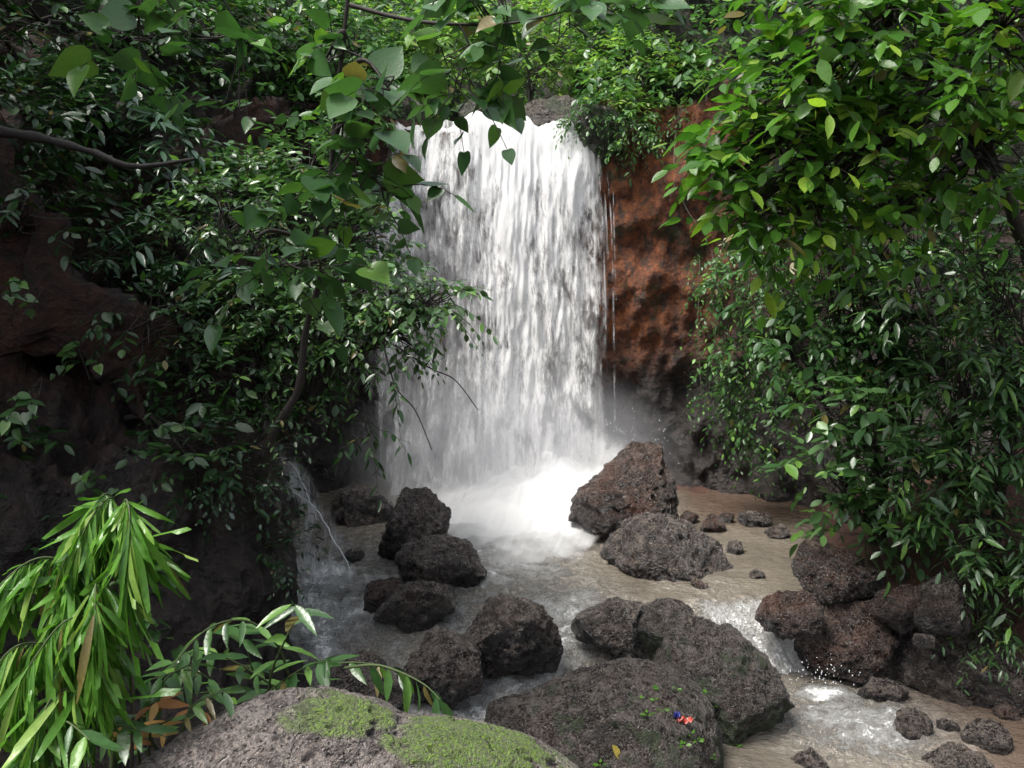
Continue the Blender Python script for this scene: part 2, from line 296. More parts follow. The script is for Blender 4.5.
def build_cliff():
    ns = 900; seg = np.linalg.norm(np.diff(FOOT[:, :2], axis=0), axis=1)
    S = smooth_line(FOOT, 4000); L = np.r_[0, np.cumsum(np.linalg.norm(np.diff(S[:, :2], axis=0), axis=1))]
    # denser sampling where the camera looks (y > 4)
    wgt = np.where(S[:, 1] > 3.5, 4.0, 1.0); Lw = np.r_[0, np.cumsum(np.diff(L) * wgt[1:])]
    q = np.interp(np.linspace(0, Lw[-1], ns), Lw, np.arange(4000)); A = np.stack([np.interp(q, np.arange(4000), S[:, k]) for k in range(6)], 1)
    T = np.gradient(A[:, :2], axis=0); T = T / np.linalg.norm(T, axis=1, keepdims=True); N = np.stack([-T[:, 1], T[:, 0]], 1)   # outwards
    for _ in range(30): N[1:-1] = (N[:-2] + N[1:-1] * 2 + N[2:]) / 4
    N = N / np.linalg.norm(N, axis=1, keepdims=True)
    tc = np.linspace(0, 1, 170); tu = np.linspace(0, 1, 190)[1:] ** 1.8 * 30
    rows = []
    H = A[:, 2][:, None]; z0 = -1.0
    Zc = z0 + (H - z0) * tc[None, :]; Oc = A[:, 4][:, None] * (Zc - z0)
    k = 0.5
    rnd = tu[None, :] ; Zu = H + A[:, 3][:, None] * np.where(rnd < 30, rnd, 30) ; Ou = Oc[:, -1:] + tu[None, :]
    Zu = H + A[:, 3][:, None] * (np.sqrt(tu ** 2 + 0.09) - 0.3)[None, :]
    Zu = np.minimum(Zu, 13 + Zu * 0.12)
    Z = np.concatenate([Zc, Zu], 1); O = np.concatenate([Oc, Ou], 1)
    X = A[:, 0][:, None] + N[:, 0][:, None] * O; Y = A[:, 1][:, None] + N[:, 1][:, None] * O
    V = np.stack([X, Y, Z], -1); nv = V.shape[1]; P3 = V.reshape(-1, 3)
    d = fbm(P3 * [0.9, 0.9, 0.7], 4, 3) * 0.45 + fbm(P3 * [3.5, 3.5, 2.6], 4, 11) * 0.17 + np.abs(fbm(P3 * [4.5, 4.5, 1.6], 4, 23)) * 0.13 + fbm(P3 * [14, 14, 5], 4, 29) * 0.06
    strata = fbm(P3 * [2.0, 2.0, 1.2], 3, 31) * 0.06; d = d + strata
    hillf = np.concatenate([np.zeros(170), np.ones(nv - 170)])[None, :].repeat(ns, 0)
    hf = hillf.ravel(); d = d * (1 + hf * 0.6)
    Nn = np.repeat(N[:, None], nv, 1).reshape(-1, 2)
    P3 = P3.copy(); P3[:, 0] -= Nn[:, 0] * d * (1 - 0.3 * hf) - 0; P3[:, 1] -= Nn[:, 1] * d * (1 - .3 * hf); P3[:, 2] += hf * d * 0.9
    # stream channel above the lip
    ch = sstep(1.35, 0.95, np.abs(P3[:, 0] + 0.28)) * (P3[:, 1] > 10.5) * hf * sstep(17, 13, P3[:, 1])
    P3[:, 2] = P3[:, 2] * (1 - ch) + np.minimum(P3[:, 2], 4.38) * ch
    e = np.repeat(A[:, 5], nv)
    uh = np.concatenate([np.zeros(170), np.clip(tu / 0.6, 0, 1)])[None, :].repeat(ns, 0).ravel()
    o = mesh_np('terrain', P3, grid_quads(ns, nv), M['cliff'], attrs={'exposed': np.clip(e, 0, 1), 'hill': uh * sstep(7.5, 9.5, P3[:, 1])})
    tag(o, 'red laterite cliff and dark earth slopes enclosing the gorge', 'cliff', 'structure')
    return P3.reshape(ns, nv, 3), N, tu
CL, CN, CTU = build_cliff()

def ground_h(x, y):
    xb = np.interp(y, [5.5, 6.2, 6.9, 7.5, 8.3, 9.2, 10, 11], [4.8, 4.3, 3.5, 2.85, 2.8, 3.3, 3.5, 3.6])
    h = -0.9 + 0 * x
    h = h + sstep(-0.7, 0.15, x - xb) * np.where(y < 7.1, 0.62, 0.98) + np.clip(x - xb, 0, 3) * 0.5
    h = np.maximum(h, -0.9 + 1.8 * sstep(3.9, 2.9, y) * (1 - 0.55 * sstep(0.2, 1.4, x)))
    h = np.maximum(h, -0.9 + 0.90 * sstep(9.9, 10.6, y) * sstep(1.4, 2.0, x))
    return h
gx, gy = np.meshgrid(np.linspace(-9, 9, 420), np.linspace(-13, 12.5, 560), indexing='ij')
gp = np.stack([gx.ravel(), gy.ravel(), np.zeros(gx.size)], 1)
gp[:, 2] = ground_h(gp[:, 0], gp[:, 1]) + fbm(gp * 2.2, 5, 5) * 0.16
tag(mesh_np('ground', gp, grid_quads(420, 560), M['ground']), 'reddish stream bed and muddy banks', 'ground', 'structure')

def icos(sub):
    import bmesh
    bm = bmesh.new(); bmesh.ops.create_icosphere(bm, subdivisions=sub, radius=1.0); V = np.array([v.co[:] for v in bm.verts]); Fc = np.array([[v.index for v in f.verts] for f in bm.faces]); bm.free(); return V, Fc
# ------------------------------------------------------------------ water
def water_level(x, y):
    # upper pool at 0, a rocky sill near y = 7.3, lower pool at -0.52; the left arm drops as long rapids
    wdt = np.interp(x, [-0.2, 0.9, 1.4, 1.8], [1.5, 1.3, 0.55, 0.5]); top = np.interp(x, [-0.2, 0.9, 1.4, 2.4], [7.7, 7.5, 7.38, 7.52])
    t = np.clip((top - y) / wdt, 0, 1)
    prof = np.where(x[...] > 1.1, t ** 1.7 * (1 - 0.0), t * t * (3 - 2 * t))
    dz = np.interp(x, [-0.5, 0.8, 1.5], [0.42, 0.45, 0.52])
    return -dz * prof
def build_water():
    xs = np.arange(-3.6, 5.0, 0.02); ys = np.arange(4.2, 11.9, 0.02); X, Y = np.meshgrid(xs, ys, indexing='ij'); x = X.ravel(); y = Y.ravel()
    z = water_level(x, y); eps = 0.03; sl = (water_level(x, y + eps) - water_level(x, y - eps)) / (2 * eps)
    xs_ = x - 0.9 * (7.4 - y); casc = np.clip(np.abs(sl) / 0.7, 0, 1) * sstep(1.25, 1.6, xs_) * sstep(2.8, 2.45, xs_)
    rap = sstep(1.4, 0.5, x) * sstep(8.4, 7.2, y) * sstep(5.0, 6.0, y) * (0.75 + 0.5 * fbm(np.stack([x * 2, y * 3, 0 * x], 1), 3, 46))
    base = np.exp(-(((x - 0.1) / 1.4) ** 2 + ((y - 10.0) / 1.15) ** 2) * 1.1) * 1.5
    base2 = np.exp(-(((x - 0.05) / 0.8) ** 2 + ((y - 8.9) / 0.9) ** 2)) * 0.95
    leftb = np.exp(-(((x + 1.75) / 0.35) ** 2 + ((y - 7.9) / 0.5) ** 2)) * 1.2
    lc = W(835, 690, -0.52); run = np.exp(-(((x - lc[0] + 0.1) / 0.40) ** 2 + ((y - lc[1] + 0.05) / 0.16) ** 2)) * 1.0
    run2 = 1.15 * np.exp(-(((x - lc[0] - 0.0 ) / 0.75) ** 2 + ((y - lc[1] + 0.5) / 0.6) ** 2)) * 0.72
    wl = W(640, 655, -0.15); r3 = np.exp(-(((x - wl[0]) / 0.45) ** 2 + ((y - wl[1]) / 0.25) ** 2)) * 0.8
    wm = W(420, 610, 0); r4 = np.exp(-(((x - wm[0]) / 0.8) ** 2 + ((y - wm[1]) / 0.35) ** 2)) * 0.55
    lfoam = np.clip(fbm(np.stack([x * 1.6, y * 2.6, 0 * x], 1), 3, 44) * 1.6, 0, 1) * sstep(2.6, 1.6, x)
    foam = np.clip(np.maximum.reduce([casc * 0.80, rap * 0.95, base, base2, leftb, run, run2, r3, r4, 0.08 + 0.46 * sstep(1.1, 0.2, x) * sstep(9.9, 8.6, y) + 0.30 * lfoam]), 0, 1.15)
    Q = np.stack([x, y, 0 * x], 1)
    flow = fbm(Q * [5.0, 3.4, 1], 4, 41); fine = fbm(Q * [18, 13, 1], 3, 51)
    z = z + flow * (0.006 + 0.085 * foam) * (1 - 0.7 * casc) + fine * (0.001 + 0.045 * foam) * (1 - 0.7 * casc)
    st = fbm(np.stack([x * 17 + y * 12, y * 1.2, 0 * x], 1), 3, 61); z = z + casc * st * 0.045
    z = z + 0.10 * base * sstep(9.4, 10.2, y)
    silt = np.maximum(sstep(1.5, 2.4, x) * sstep(8.9, 10.0, y) * 0.8, sstep(2.6, 3.4, x) * sstep(7.0, 6.4, y) * 0.7)
    ang = 0.35 * sstep(7.6, 6.9, y)
    u = (x + y * 0.8 * sstep(1.1, 1.5, x)) * 22 + flow * 1.0; v = y * 2.2 + z * 3 + flow
    o = mesh_np('water', np.stack([x, y, z], 1), grid_quads(len(xs), len(ys)), M['water'], uv=np.stack([u, v], 1), attrs={'foam': foam, 'silt': silt, 'fast': np.clip(casc * 2 + rap * 0.25, 0, 1)})
    tag(o, 'silty brown stream with white foam below the waterfall', 'water', 'structure')
build_water()

def sheet(name, mat, pys, lefts, rights, Yf, nu, nv, seed, disp, densf, edgew=0.10, parent=None):
    v = np.linspace(0, 1, nv); py = pys[0] + (pys[-1] - pys[0]) * v
    l = np.interp(py, pys, lefts); r = np.interp(py, pys, rights); u = np.linspace(0, 1, nu)
    V = np.zeros((nu, nv, 3))
    for j in range(nv):
        Yj = Yf(v[j])
        a = P(l[j], py[j], Yj); b = P(r[j], py[j], Yj); V[:, j] = a[None] + (b - a)[None] * u[:, None]
    Vf = V.reshape(-1, 3); U = np.repeat(u, nv); Vv = np.tile(v, nu); px = np.repeat(u, nv) * (np.tile(r - l, nu)) + np.tile(l, nu); pyy = np.tile(py, nu)
    dz = fbm(np.stack([Vf[:, 0] * 4.5, Vf[:, 2] * 0.8, 0 * U], 1), 4, seed) * disp + fbm(np.stack([Vf[:, 0] * 16, Vf[:, 2] * 2.2, 0 * U], 1), 3, seed + 9) * disp * 0.35
    Vf[:, 1] += dz * np.clip(Vv * 6, 0.15, 1)
    Vf[:, 2] += (fbm(np.stack([Vf[:, 0] * 3.0, 0 * U, 0 * U + 7], 1), 3, 2) * 0.24 - 0.03 - 0.10 * sstep(0.5, 0.1, U)) * np.clip(1 - Vv * 6, 0, 1) if name != 'x' else 0
    rag = fbm(np.stack([Vf[:, 2] * 3.0, Vf[:, 2] * 0, U * 3], 1), 4, seed + 4) * 0.5 + 0.5
    ew = edgew * (0.5 + rag); e = sstep(0, 1, np.minimum(U / ew, (1 - U) / ew) + 0.8 * fbm(np.stack([Vf[:, 0] * 12, Vf[:, 2] * 1.2, 0 * U], 1), 3, seed + 3))
    uv = np.stack([Vf[:, 0], Vf[:, 2]], 1)
    return mesh_np(name, Vf, grid_quads(nu, nv), mat, parent=parent, uv=uv, attrs={'dens': densf(px, pyy, U, Vv), 'edge': e})
PY = [117, 150, 200, 260, 330, 400, 450, 505]
wf = sheet('waterfall', M['fall_front'], PY, [392, 384, 356, 350, 356, 368, 376, 384], [588, 600, 606, 609, 612, 614, 614, 612], lambda v: 11.22 - 0.72 * v ** 0.7, 260, 420, 71, 0.13,
           lambda px, py, U, V: 0.025 + 0.12 * np.exp(-((px - 515) / 30) ** 2) * (1 - 0.65 * V) + 0.13 * sstep(200, 125, py) * sstep(460, 500, px) + 0.04 * sstep(430, 500, py) - 0.028 * sstep(200, 260, py) - 0.05 * np.exp(-((px - 430) / 42) ** 2) * sstep(150, 220, py) - 0.03 * np.exp(-((px - 590) / 30) ** 2) * sstep(200, 300, py) + 0.03 * np.exp(-((px - 575) / 26) ** 2))
tag(wf, 'white waterfall plunging over the laterite cliff into the pool', 'waterfall', 'structure')
sheet('back_sheet', M['fall_back'], PY, [396, 388, 360, 354, 360, 372, 380, 388], [584, 596, 602, 605, 608, 610, 610, 608], lambda v: 11.32 - 0.62 * v ** 0.8, 160, 240, 91, 0.10,
      lambda px, py, U, V: 0.03 + 0.06 * np.exp(-((px - 530) / 60) ** 2) + 0.05 * V, parent=wf)
# water sliding up to the lip
def lip():
    nu, nv = 160, 60; U, Vv = np.meshgrid(np.linspace(0, 1, nu), np.linspace(0, 1, nv), indexing='ij'); u = U.ravel(); v = Vv.ravel()
    a = P(388, 117, 11.22); b = P(590, 117, 11.22); x = a[0] + (b[0] - a[0]) * u + 0.25 * v * (0.5 - u); y = 11.22 + v * 2.6
    z = 4.62 + 0.07 * v + 0.04 - 0.04 * (1 - v) ** 4
    z = a[2] + 0.03 * np.sin(u * 9) * 0 + 0.10 * v; p = np.stack([x, y, z], 1); z = z - 0.07 - 0.05 * sstep(0.5, 0.1, u) - 0.10 * v + fbm(p * [4, 3, 1], 4, 33) * 0.16; p[:, 2] = z
    return mesh_np('stream_above', p, grid_quads(nu, nv), M['fall_front'], parent=wf, uv=np.stack([x, y], 1), attrs={'dens': 0.09 + 0 * u, 'edge': sstep(0, 0.05, np.minimum(u, 1 - u))})
lip()
# splash rebounding off the tall boulder
def splash():
    nu, nv = 150, 110; U, Vv = np.meshgrid(np.linspace(0, 1, nu), np.linspace(0, 1, nv), indexing='ij'); u = U.ravel(); v = Vv.ravel()
    tx = np.interp(u, [0, .35, .7, 1], [400, 480, 565, 640]); ty = np.interp(u, [0, .35, .7, 1], [492, 470, 430, 418]); bx = np.interp(u, [0, .5, 1], [385, 500, 585]); by = np.interp(u, [0, .5, 1], [528, 578, 566])
    A = np.array([P(a, b, 10.45) for a, b in zip(tx, ty)]); B = np.array([W(a, b, 0.0) for a, b in zip(bx, by)])
    p = A + (B - A) * v[:, None]; hgt = A[:, 2] * (1 - v) ** 2.3; p[:, 2] = hgt + 0.02
    n = fbm(p * [3, 3, 3], 4, 77); st_ = fbm(np.stack([u * 14 + v * 1.5, v * 1.2, 0 * u], 1), 3, 79); p[:, 2] += (n * 0.05 + st_ * 0.05) * np.sin(math.pi * np.clip(v, 0, 1)) + 0.03 * np.sin(math.pi * v); p[:, 1] += n * 0.08
    e = np.clip(sstep(0, 0.42, v + 0.12 * n) * sstep(1, 0.6, v + 0.15 * n), 0, 1) * sstep(0, 0.12, u) * sstep(1, 0.93, u)
    mesh_np('splash', p, grid_quads(nu, nv), M['fall_front'], parent=wf, uv=np.stack([u * 1.3 + v * 0.25, v * 0.35], 1), attrs={'dens': 0.03 + 0.13 * e, 'edge': e})
splash()
# fine strands to the right of the sheet
def strand(name, pts, wpx, dens, parent, mat='fall_thin', k=24):
    L = smooth_line([P(*p) for p in pts], 60); hw = wpx
    u = np.linspace(-1, 1, k); V = (L[None] + np.array([1, 0, 0])[None, None] * (u[:, None, None] * hw * np.linspace(0.6, 1.4, 60)[None, :, None])); V[:, :, 1] -= (1 - u[:, None] ** 2) * 0.03
    U = np.repeat(u, 60); Vf = V.reshape(-1, 3); e = np.tile(sstep(0, .06, np.linspace(0, 1, 60)), k) * (1 - np.abs(U) ** 2)
    return mesh_np(name, Vf, grid_quads(k, 60), M[mat], parent=parent, uv=np.stack([Vf[:, 0], Vf[:, 2]], 1), attrs={'dens': dens + 0 * U, 'edge': e})
for q, pts in enumerate([[(598, 160, 11.1), (603, 230, 10.95), (606, 330, 10.85)], [(606, 165, 11.1), (612, 240, 10.95), (615, 420, 10.8)], [(613, 190, 11.1), (616, 300, 10.95)]]):
    strand('strand', pts, 0.012, 0.03, wf, 'fall_thin', 10)
# side trickle falling over the left bank
tr = strand('side_trickle', [(283, 455, 8.0), (300, 490, 7.9), (318, 540, 7.82), (330, 605, 7.7)], 0.22, 0.045, None, 'fall_thin', 40)
tag(tr, 'thin trickle veiling the dark rock left of the waterfall', 'trickle', 'structure')
mbj = MB()
def jet(a, n): mbj.tube(smooth_line([P(*q) for q in a], n) + np.random.RandomState(n).normal(size=(n, 3)) * 0.004, [0.004, 0.007, 0.007, 0.003], 6)
jet([(274, 457, 7.6), (288, 461, 7.58), (302, 482, 7.55), (312, 507, 7.5), (318, 520, 7.5)], 24); jet([(262, 484, 7.6), (285, 489, 7.58), (305, 499, 7.55), (318, 512, 7.5), (332, 536, 7.45), (345, 558, 7.4), (352, 574, 7.35)], 30)
t_ = NT('white_water'); M['jet'] = t_.done(t_.bsdf(Base_Color=c4((0.8, 0.82, 0.84)), Roughness=0.25))
mbj.build('water_jet', M['jet'], tr)

# droplets thrown up by the splash and the small cascade
def droplets():
    V, Fc = icos(1); rs = np.random.RandomState(8); P_ = []
    for (x0, y0, Y0, sx, sy, n) in [(560, 500, 9.9, 60, 35, 420), (480, 520, 9.9, 60, 22, 260), (822, 676, 6.95, 38, 14, 150), (625, 440, 10.2, 40, 22, 90), (330, 575, 7.8, 16, 20, 60)]:
        for k in range(n): P_.append(P(x0 + rs.normal() * sx * 0.6, y0 + rs.normal() * sy * 0.6, Y0 + rs.uniform(-.25, .15)))
    P_ = np.array(P_); sz = rs.uniform(0.002, 0.006, len(P_)) * np.linspace(1, 1, len(P_)); VV = P_[:, None] + V[None] * sz[:, None, None] * np.array([1, 1, 1.7]); Q = Fc[None] + (np.arange(len(P_)) * len(V))[:, None, None]
    tag(mesh_np('spray', VV.reshape(-1, 3), Q.reshape(-1, 3), M['jet']), 'flying droplets of white spray around the splash and the small cascade', 'spray', 'stuff')
droplets()
# mist hanging at the foot of the fall
def mist(name, c, r, dens, label):
    import bmesh
    bm = bmesh.new(); bmesh.ops.create_icosphere(bm, subdivisions=3, radius=1.0); me = bpy.data.meshes.new(name); bm.to_mesh(me); bm.free()
    o = bpy.data.objects.new(name, me); COL.objects.link(o); o.location = c; o.scale = r
    t = NT(name); tc = t.n('ShaderNodeTexCoord').outputs['Object']; ln = t.n('ShaderNodeVectorMath', {0: tc}, operation='LENGTH').outputs['Value']
    d = t.math('MULTIPLY', t.math('MULTIPLY', t.mapr(ln, 1.0, 0.2), t.mapr(t.noise(t.pos(), 1.8, 2), 0.3, 0.7, 0.4, 1.3)), dens)
    v = t.n('ShaderNodeVolumePrincipled', {'Color': (0.95, 0.96, 1, 1), 'Density': d, 'Anisotropy': 0.3}).outputs[0]
    t.t.links.new(v, t.out.inputs['Volume']); me.materials.append(t.m)
    tag(o, label, 'mist', 'stuff')
mist('mist', (0.0, 10.15, 0.5), (2.2, 1.1, 1.35), 1.0, 'fine white mist hanging over the plunge pool')

# ------------------------------------------------------------------ boulders
ICO = {}
def boulder(name, label, out, wl, zw, dr=0.8, mat='rock', sub=6, seed=1, rough=1.0, group=None, cat='boulder', Yc=None, sharp=0.0, cat_parent=None):
    """out: outline points in the photo; wl: (px,py) where the rock meets water or soil of level zw"""
    out = np.array(out, float); c = out.mean(0)
    if sub not in ICO: ICO[sub] = icos(sub)
    V, Fc = ICO[sub]
    K = W(wl[0], wl[1], zw); halfw = (out[:, 0].max() - out[:, 0].min()) / 2 / F * K[1]
    D = halfw * dr; Y = (K[1] + D * 0.55) if Yc is None else Yc
    C = P(c[0], c[1], Y); vd = norm(C - CAM); s = np.linalg.norm(C - CAM) / math.sqrt(1 + ((c[0] - 512) / F) ** 2 + ((c[1] - 384) / F) ** 2) / F
    right = norm(np.cross(vd, [0, 0, 1])); upv = np.cross(right, vd)
    rel = out - c; ang = np.arctan2(-rel[:, 1], rel[:, 0]); rad = np.hypot(rel[:, 0], rel[:, 1]); o = np.argsort(ang); ang = ang[o]; rad = rad[o]
    ang = np.r_[ang - 2 * math.pi, ang, ang + 2 * math.pi]; rad = np.r_[rad, rad, rad]
    th = np.linspace(-math.pi, math.pi, 241); rr = np.interp(th, ang, rad)
    for _ in range(4): rr = (np.roll(rr[:-1], 1)[list(range(240)) + [0]] + 2 * rr + np.roll(rr[:-1], -1)[list(range(240)) + [0]]) / 4
    a = np.arctan2(V[:, 2], V[:, 0]); rp = np.interp(a, th, rr) * s * (1.07 if rough > 0.5 else 1.0)
    hx = np.hypot(V[:, 0], V[:, 2]); f = hx ** 0.85 / np.maximum(hx, 1e-6)
    yy = np.sign(V[:, 1]) * np.abs(V[:, 1]) ** 0.85
    loc = np.stack([V[:, 0] * f * rp, yy * D, V[:, 2] * f * rp], 1)
    rs = np.random.RandomState(seed * 13 + 5); scl = max(halfw, 0.02)
    # facet by planes
    for k in range(11 if rough > 0.5 else 0):
        n = norm(rs.normal(size=3) * [1, 0.9, 1]); n[1] = n[1] if k > 5 else -abs(n[1]) - 0.25; n = norm(n)
        pr = loc @ n; m = pr.max(); cut = m * rs.uniform(0.66, 0.88); over = np.clip(pr - cut, 0, None); loc = loc - n[None] * (over * 0.95)[:, None]
    Q = loc / scl + seed * 3.1; nrm = norm(loc + 1e-6)
    amp = (fbm(Q * 1.2, 3, seed) * 0.17 + fbm(Q * 3.0, 4, seed + 2) * 0.085 - np.abs(fbm(Q * 2.6, 4, seed + 5)) * 0.10 + 0.05) * scl * rough
    Qw = loc * 16 + seed; amp = amp + fbm(Qw, 5, seed + 8, 0.75) * 0.038 * min(1, scl * 3) * rough - np.clip(fbm(loc * 30 + seed, 2, seed + 9), 0.1, 1) * 0.045 * min(1, scl * 3)
    loc = loc + nrm * amp[:, None]
    Wd = C[None] + loc[:, :1] * right[None] + loc[:, 1:2] * np.array(vd)[None] + loc[:, 2:3] * upv[None]
    at_ = None
    if mat == 'rock_front':
        # moss grows along the damp stream-side crest, x from about -0.8 rightwards
        rv = Wd - CAM; yc = 384 - F * (rv @ UP) / (rv @ FW); xc = Wd[:, 0]; top = np.array([Wd[np.abs(xc - q) < 0.05, 2].max() for q in np.linspace(xc.min() + .06, xc.max() - .06, 40)]); tz = np.interp(xc, np.linspace(xc.min() + .06, xc.max() - .06, 40), top)
        at_ = {'mossy': sstep(-0.95, -0.55, xc) * sstep(0.085, 0.02, tz - Wd[:, 2]) * 1.0}
    ob = mesh_np(name, Wd, Fc, M[mat], attrs=at_); recentre(ob)
    tag(ob, label, cat, None, group)
    ob['px'] = 0; del ob['px']
    return ob

B = boulder
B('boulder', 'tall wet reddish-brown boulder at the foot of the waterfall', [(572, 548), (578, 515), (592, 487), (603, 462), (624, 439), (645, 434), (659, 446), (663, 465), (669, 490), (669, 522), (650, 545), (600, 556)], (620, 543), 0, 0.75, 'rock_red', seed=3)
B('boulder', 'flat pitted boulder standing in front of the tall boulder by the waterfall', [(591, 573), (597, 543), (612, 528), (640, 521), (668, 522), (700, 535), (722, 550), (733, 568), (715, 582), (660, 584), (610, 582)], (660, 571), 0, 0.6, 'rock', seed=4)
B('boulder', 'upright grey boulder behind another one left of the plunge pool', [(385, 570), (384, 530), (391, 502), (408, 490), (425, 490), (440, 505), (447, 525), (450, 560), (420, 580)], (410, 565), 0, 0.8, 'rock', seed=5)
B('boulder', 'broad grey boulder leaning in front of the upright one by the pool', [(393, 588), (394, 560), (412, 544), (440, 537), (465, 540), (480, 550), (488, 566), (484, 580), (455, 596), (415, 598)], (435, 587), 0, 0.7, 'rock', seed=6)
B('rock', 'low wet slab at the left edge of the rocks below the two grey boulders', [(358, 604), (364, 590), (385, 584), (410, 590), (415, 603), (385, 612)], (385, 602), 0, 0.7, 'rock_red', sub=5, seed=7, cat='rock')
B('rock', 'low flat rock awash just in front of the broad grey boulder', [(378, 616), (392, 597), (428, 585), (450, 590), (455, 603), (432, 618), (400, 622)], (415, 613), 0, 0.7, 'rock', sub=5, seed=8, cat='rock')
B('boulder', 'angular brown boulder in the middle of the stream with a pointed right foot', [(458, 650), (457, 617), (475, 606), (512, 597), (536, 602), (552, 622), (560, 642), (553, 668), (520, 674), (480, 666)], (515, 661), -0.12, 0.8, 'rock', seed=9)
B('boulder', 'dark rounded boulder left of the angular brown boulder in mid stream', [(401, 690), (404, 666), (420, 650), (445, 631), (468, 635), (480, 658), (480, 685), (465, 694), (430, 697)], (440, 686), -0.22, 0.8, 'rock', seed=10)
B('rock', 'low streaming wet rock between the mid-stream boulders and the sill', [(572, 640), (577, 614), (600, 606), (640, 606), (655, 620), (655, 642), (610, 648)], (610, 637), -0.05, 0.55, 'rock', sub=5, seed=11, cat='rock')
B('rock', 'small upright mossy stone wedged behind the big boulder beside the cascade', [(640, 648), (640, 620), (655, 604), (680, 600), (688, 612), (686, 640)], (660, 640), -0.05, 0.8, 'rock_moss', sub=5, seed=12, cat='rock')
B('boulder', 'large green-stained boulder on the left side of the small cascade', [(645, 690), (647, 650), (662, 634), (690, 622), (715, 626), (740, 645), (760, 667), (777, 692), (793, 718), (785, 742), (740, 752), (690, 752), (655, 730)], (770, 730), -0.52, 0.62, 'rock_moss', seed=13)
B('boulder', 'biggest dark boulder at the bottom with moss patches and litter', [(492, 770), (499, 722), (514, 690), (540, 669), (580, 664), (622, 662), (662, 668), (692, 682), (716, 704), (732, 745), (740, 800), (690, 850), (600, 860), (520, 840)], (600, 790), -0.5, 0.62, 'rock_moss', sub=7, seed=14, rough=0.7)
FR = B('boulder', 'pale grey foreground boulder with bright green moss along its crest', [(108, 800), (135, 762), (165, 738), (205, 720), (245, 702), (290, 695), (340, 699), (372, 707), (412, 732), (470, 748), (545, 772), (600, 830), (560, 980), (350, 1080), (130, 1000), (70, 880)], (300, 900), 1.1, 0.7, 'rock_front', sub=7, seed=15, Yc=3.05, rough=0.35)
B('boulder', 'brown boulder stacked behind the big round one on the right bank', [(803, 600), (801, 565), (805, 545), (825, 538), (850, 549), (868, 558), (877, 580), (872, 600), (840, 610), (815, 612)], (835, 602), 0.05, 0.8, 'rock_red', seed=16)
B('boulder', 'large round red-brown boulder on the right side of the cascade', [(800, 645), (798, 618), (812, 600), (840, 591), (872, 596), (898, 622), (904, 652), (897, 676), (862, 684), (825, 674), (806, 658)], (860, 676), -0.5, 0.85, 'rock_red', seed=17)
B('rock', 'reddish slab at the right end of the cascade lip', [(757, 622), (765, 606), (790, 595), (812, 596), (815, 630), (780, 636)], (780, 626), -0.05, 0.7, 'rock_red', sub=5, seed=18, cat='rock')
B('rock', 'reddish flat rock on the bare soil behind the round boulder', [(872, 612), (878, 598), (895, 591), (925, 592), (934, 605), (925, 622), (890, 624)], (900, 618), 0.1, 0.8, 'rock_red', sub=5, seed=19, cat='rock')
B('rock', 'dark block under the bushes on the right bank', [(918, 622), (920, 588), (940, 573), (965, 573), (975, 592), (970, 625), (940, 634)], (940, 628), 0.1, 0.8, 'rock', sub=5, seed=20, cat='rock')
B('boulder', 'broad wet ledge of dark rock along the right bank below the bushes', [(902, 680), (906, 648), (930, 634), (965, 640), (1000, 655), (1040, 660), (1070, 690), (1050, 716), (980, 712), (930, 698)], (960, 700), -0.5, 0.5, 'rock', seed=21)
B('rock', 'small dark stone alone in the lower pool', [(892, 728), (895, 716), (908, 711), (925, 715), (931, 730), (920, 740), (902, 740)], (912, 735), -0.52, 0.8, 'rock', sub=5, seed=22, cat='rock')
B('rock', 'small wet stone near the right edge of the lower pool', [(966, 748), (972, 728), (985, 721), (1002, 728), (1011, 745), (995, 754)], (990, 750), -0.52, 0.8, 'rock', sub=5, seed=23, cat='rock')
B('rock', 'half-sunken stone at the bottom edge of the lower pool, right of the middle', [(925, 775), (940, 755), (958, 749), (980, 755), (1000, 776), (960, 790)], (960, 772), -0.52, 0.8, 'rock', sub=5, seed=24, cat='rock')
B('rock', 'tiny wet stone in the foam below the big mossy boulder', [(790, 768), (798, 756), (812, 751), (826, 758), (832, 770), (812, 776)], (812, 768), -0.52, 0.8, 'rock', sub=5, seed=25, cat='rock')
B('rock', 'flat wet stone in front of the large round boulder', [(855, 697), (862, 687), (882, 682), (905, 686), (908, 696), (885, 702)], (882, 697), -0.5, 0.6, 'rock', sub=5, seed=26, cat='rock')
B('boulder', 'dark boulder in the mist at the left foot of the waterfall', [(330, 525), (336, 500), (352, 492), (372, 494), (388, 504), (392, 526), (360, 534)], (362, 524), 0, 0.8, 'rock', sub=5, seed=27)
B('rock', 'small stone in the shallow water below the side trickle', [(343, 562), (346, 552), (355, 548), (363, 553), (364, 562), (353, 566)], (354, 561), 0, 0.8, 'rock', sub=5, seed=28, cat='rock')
B('boulder', 'shaded dark boulder tucked behind the mossy foreground boulder', [(322, 730), (330, 690), (345, 662), (372, 660), (395, 680), (404, 712), (395, 740), (350, 748)], (390, 715), -0.3, 0.8, 'rock', sub=5, seed=29)
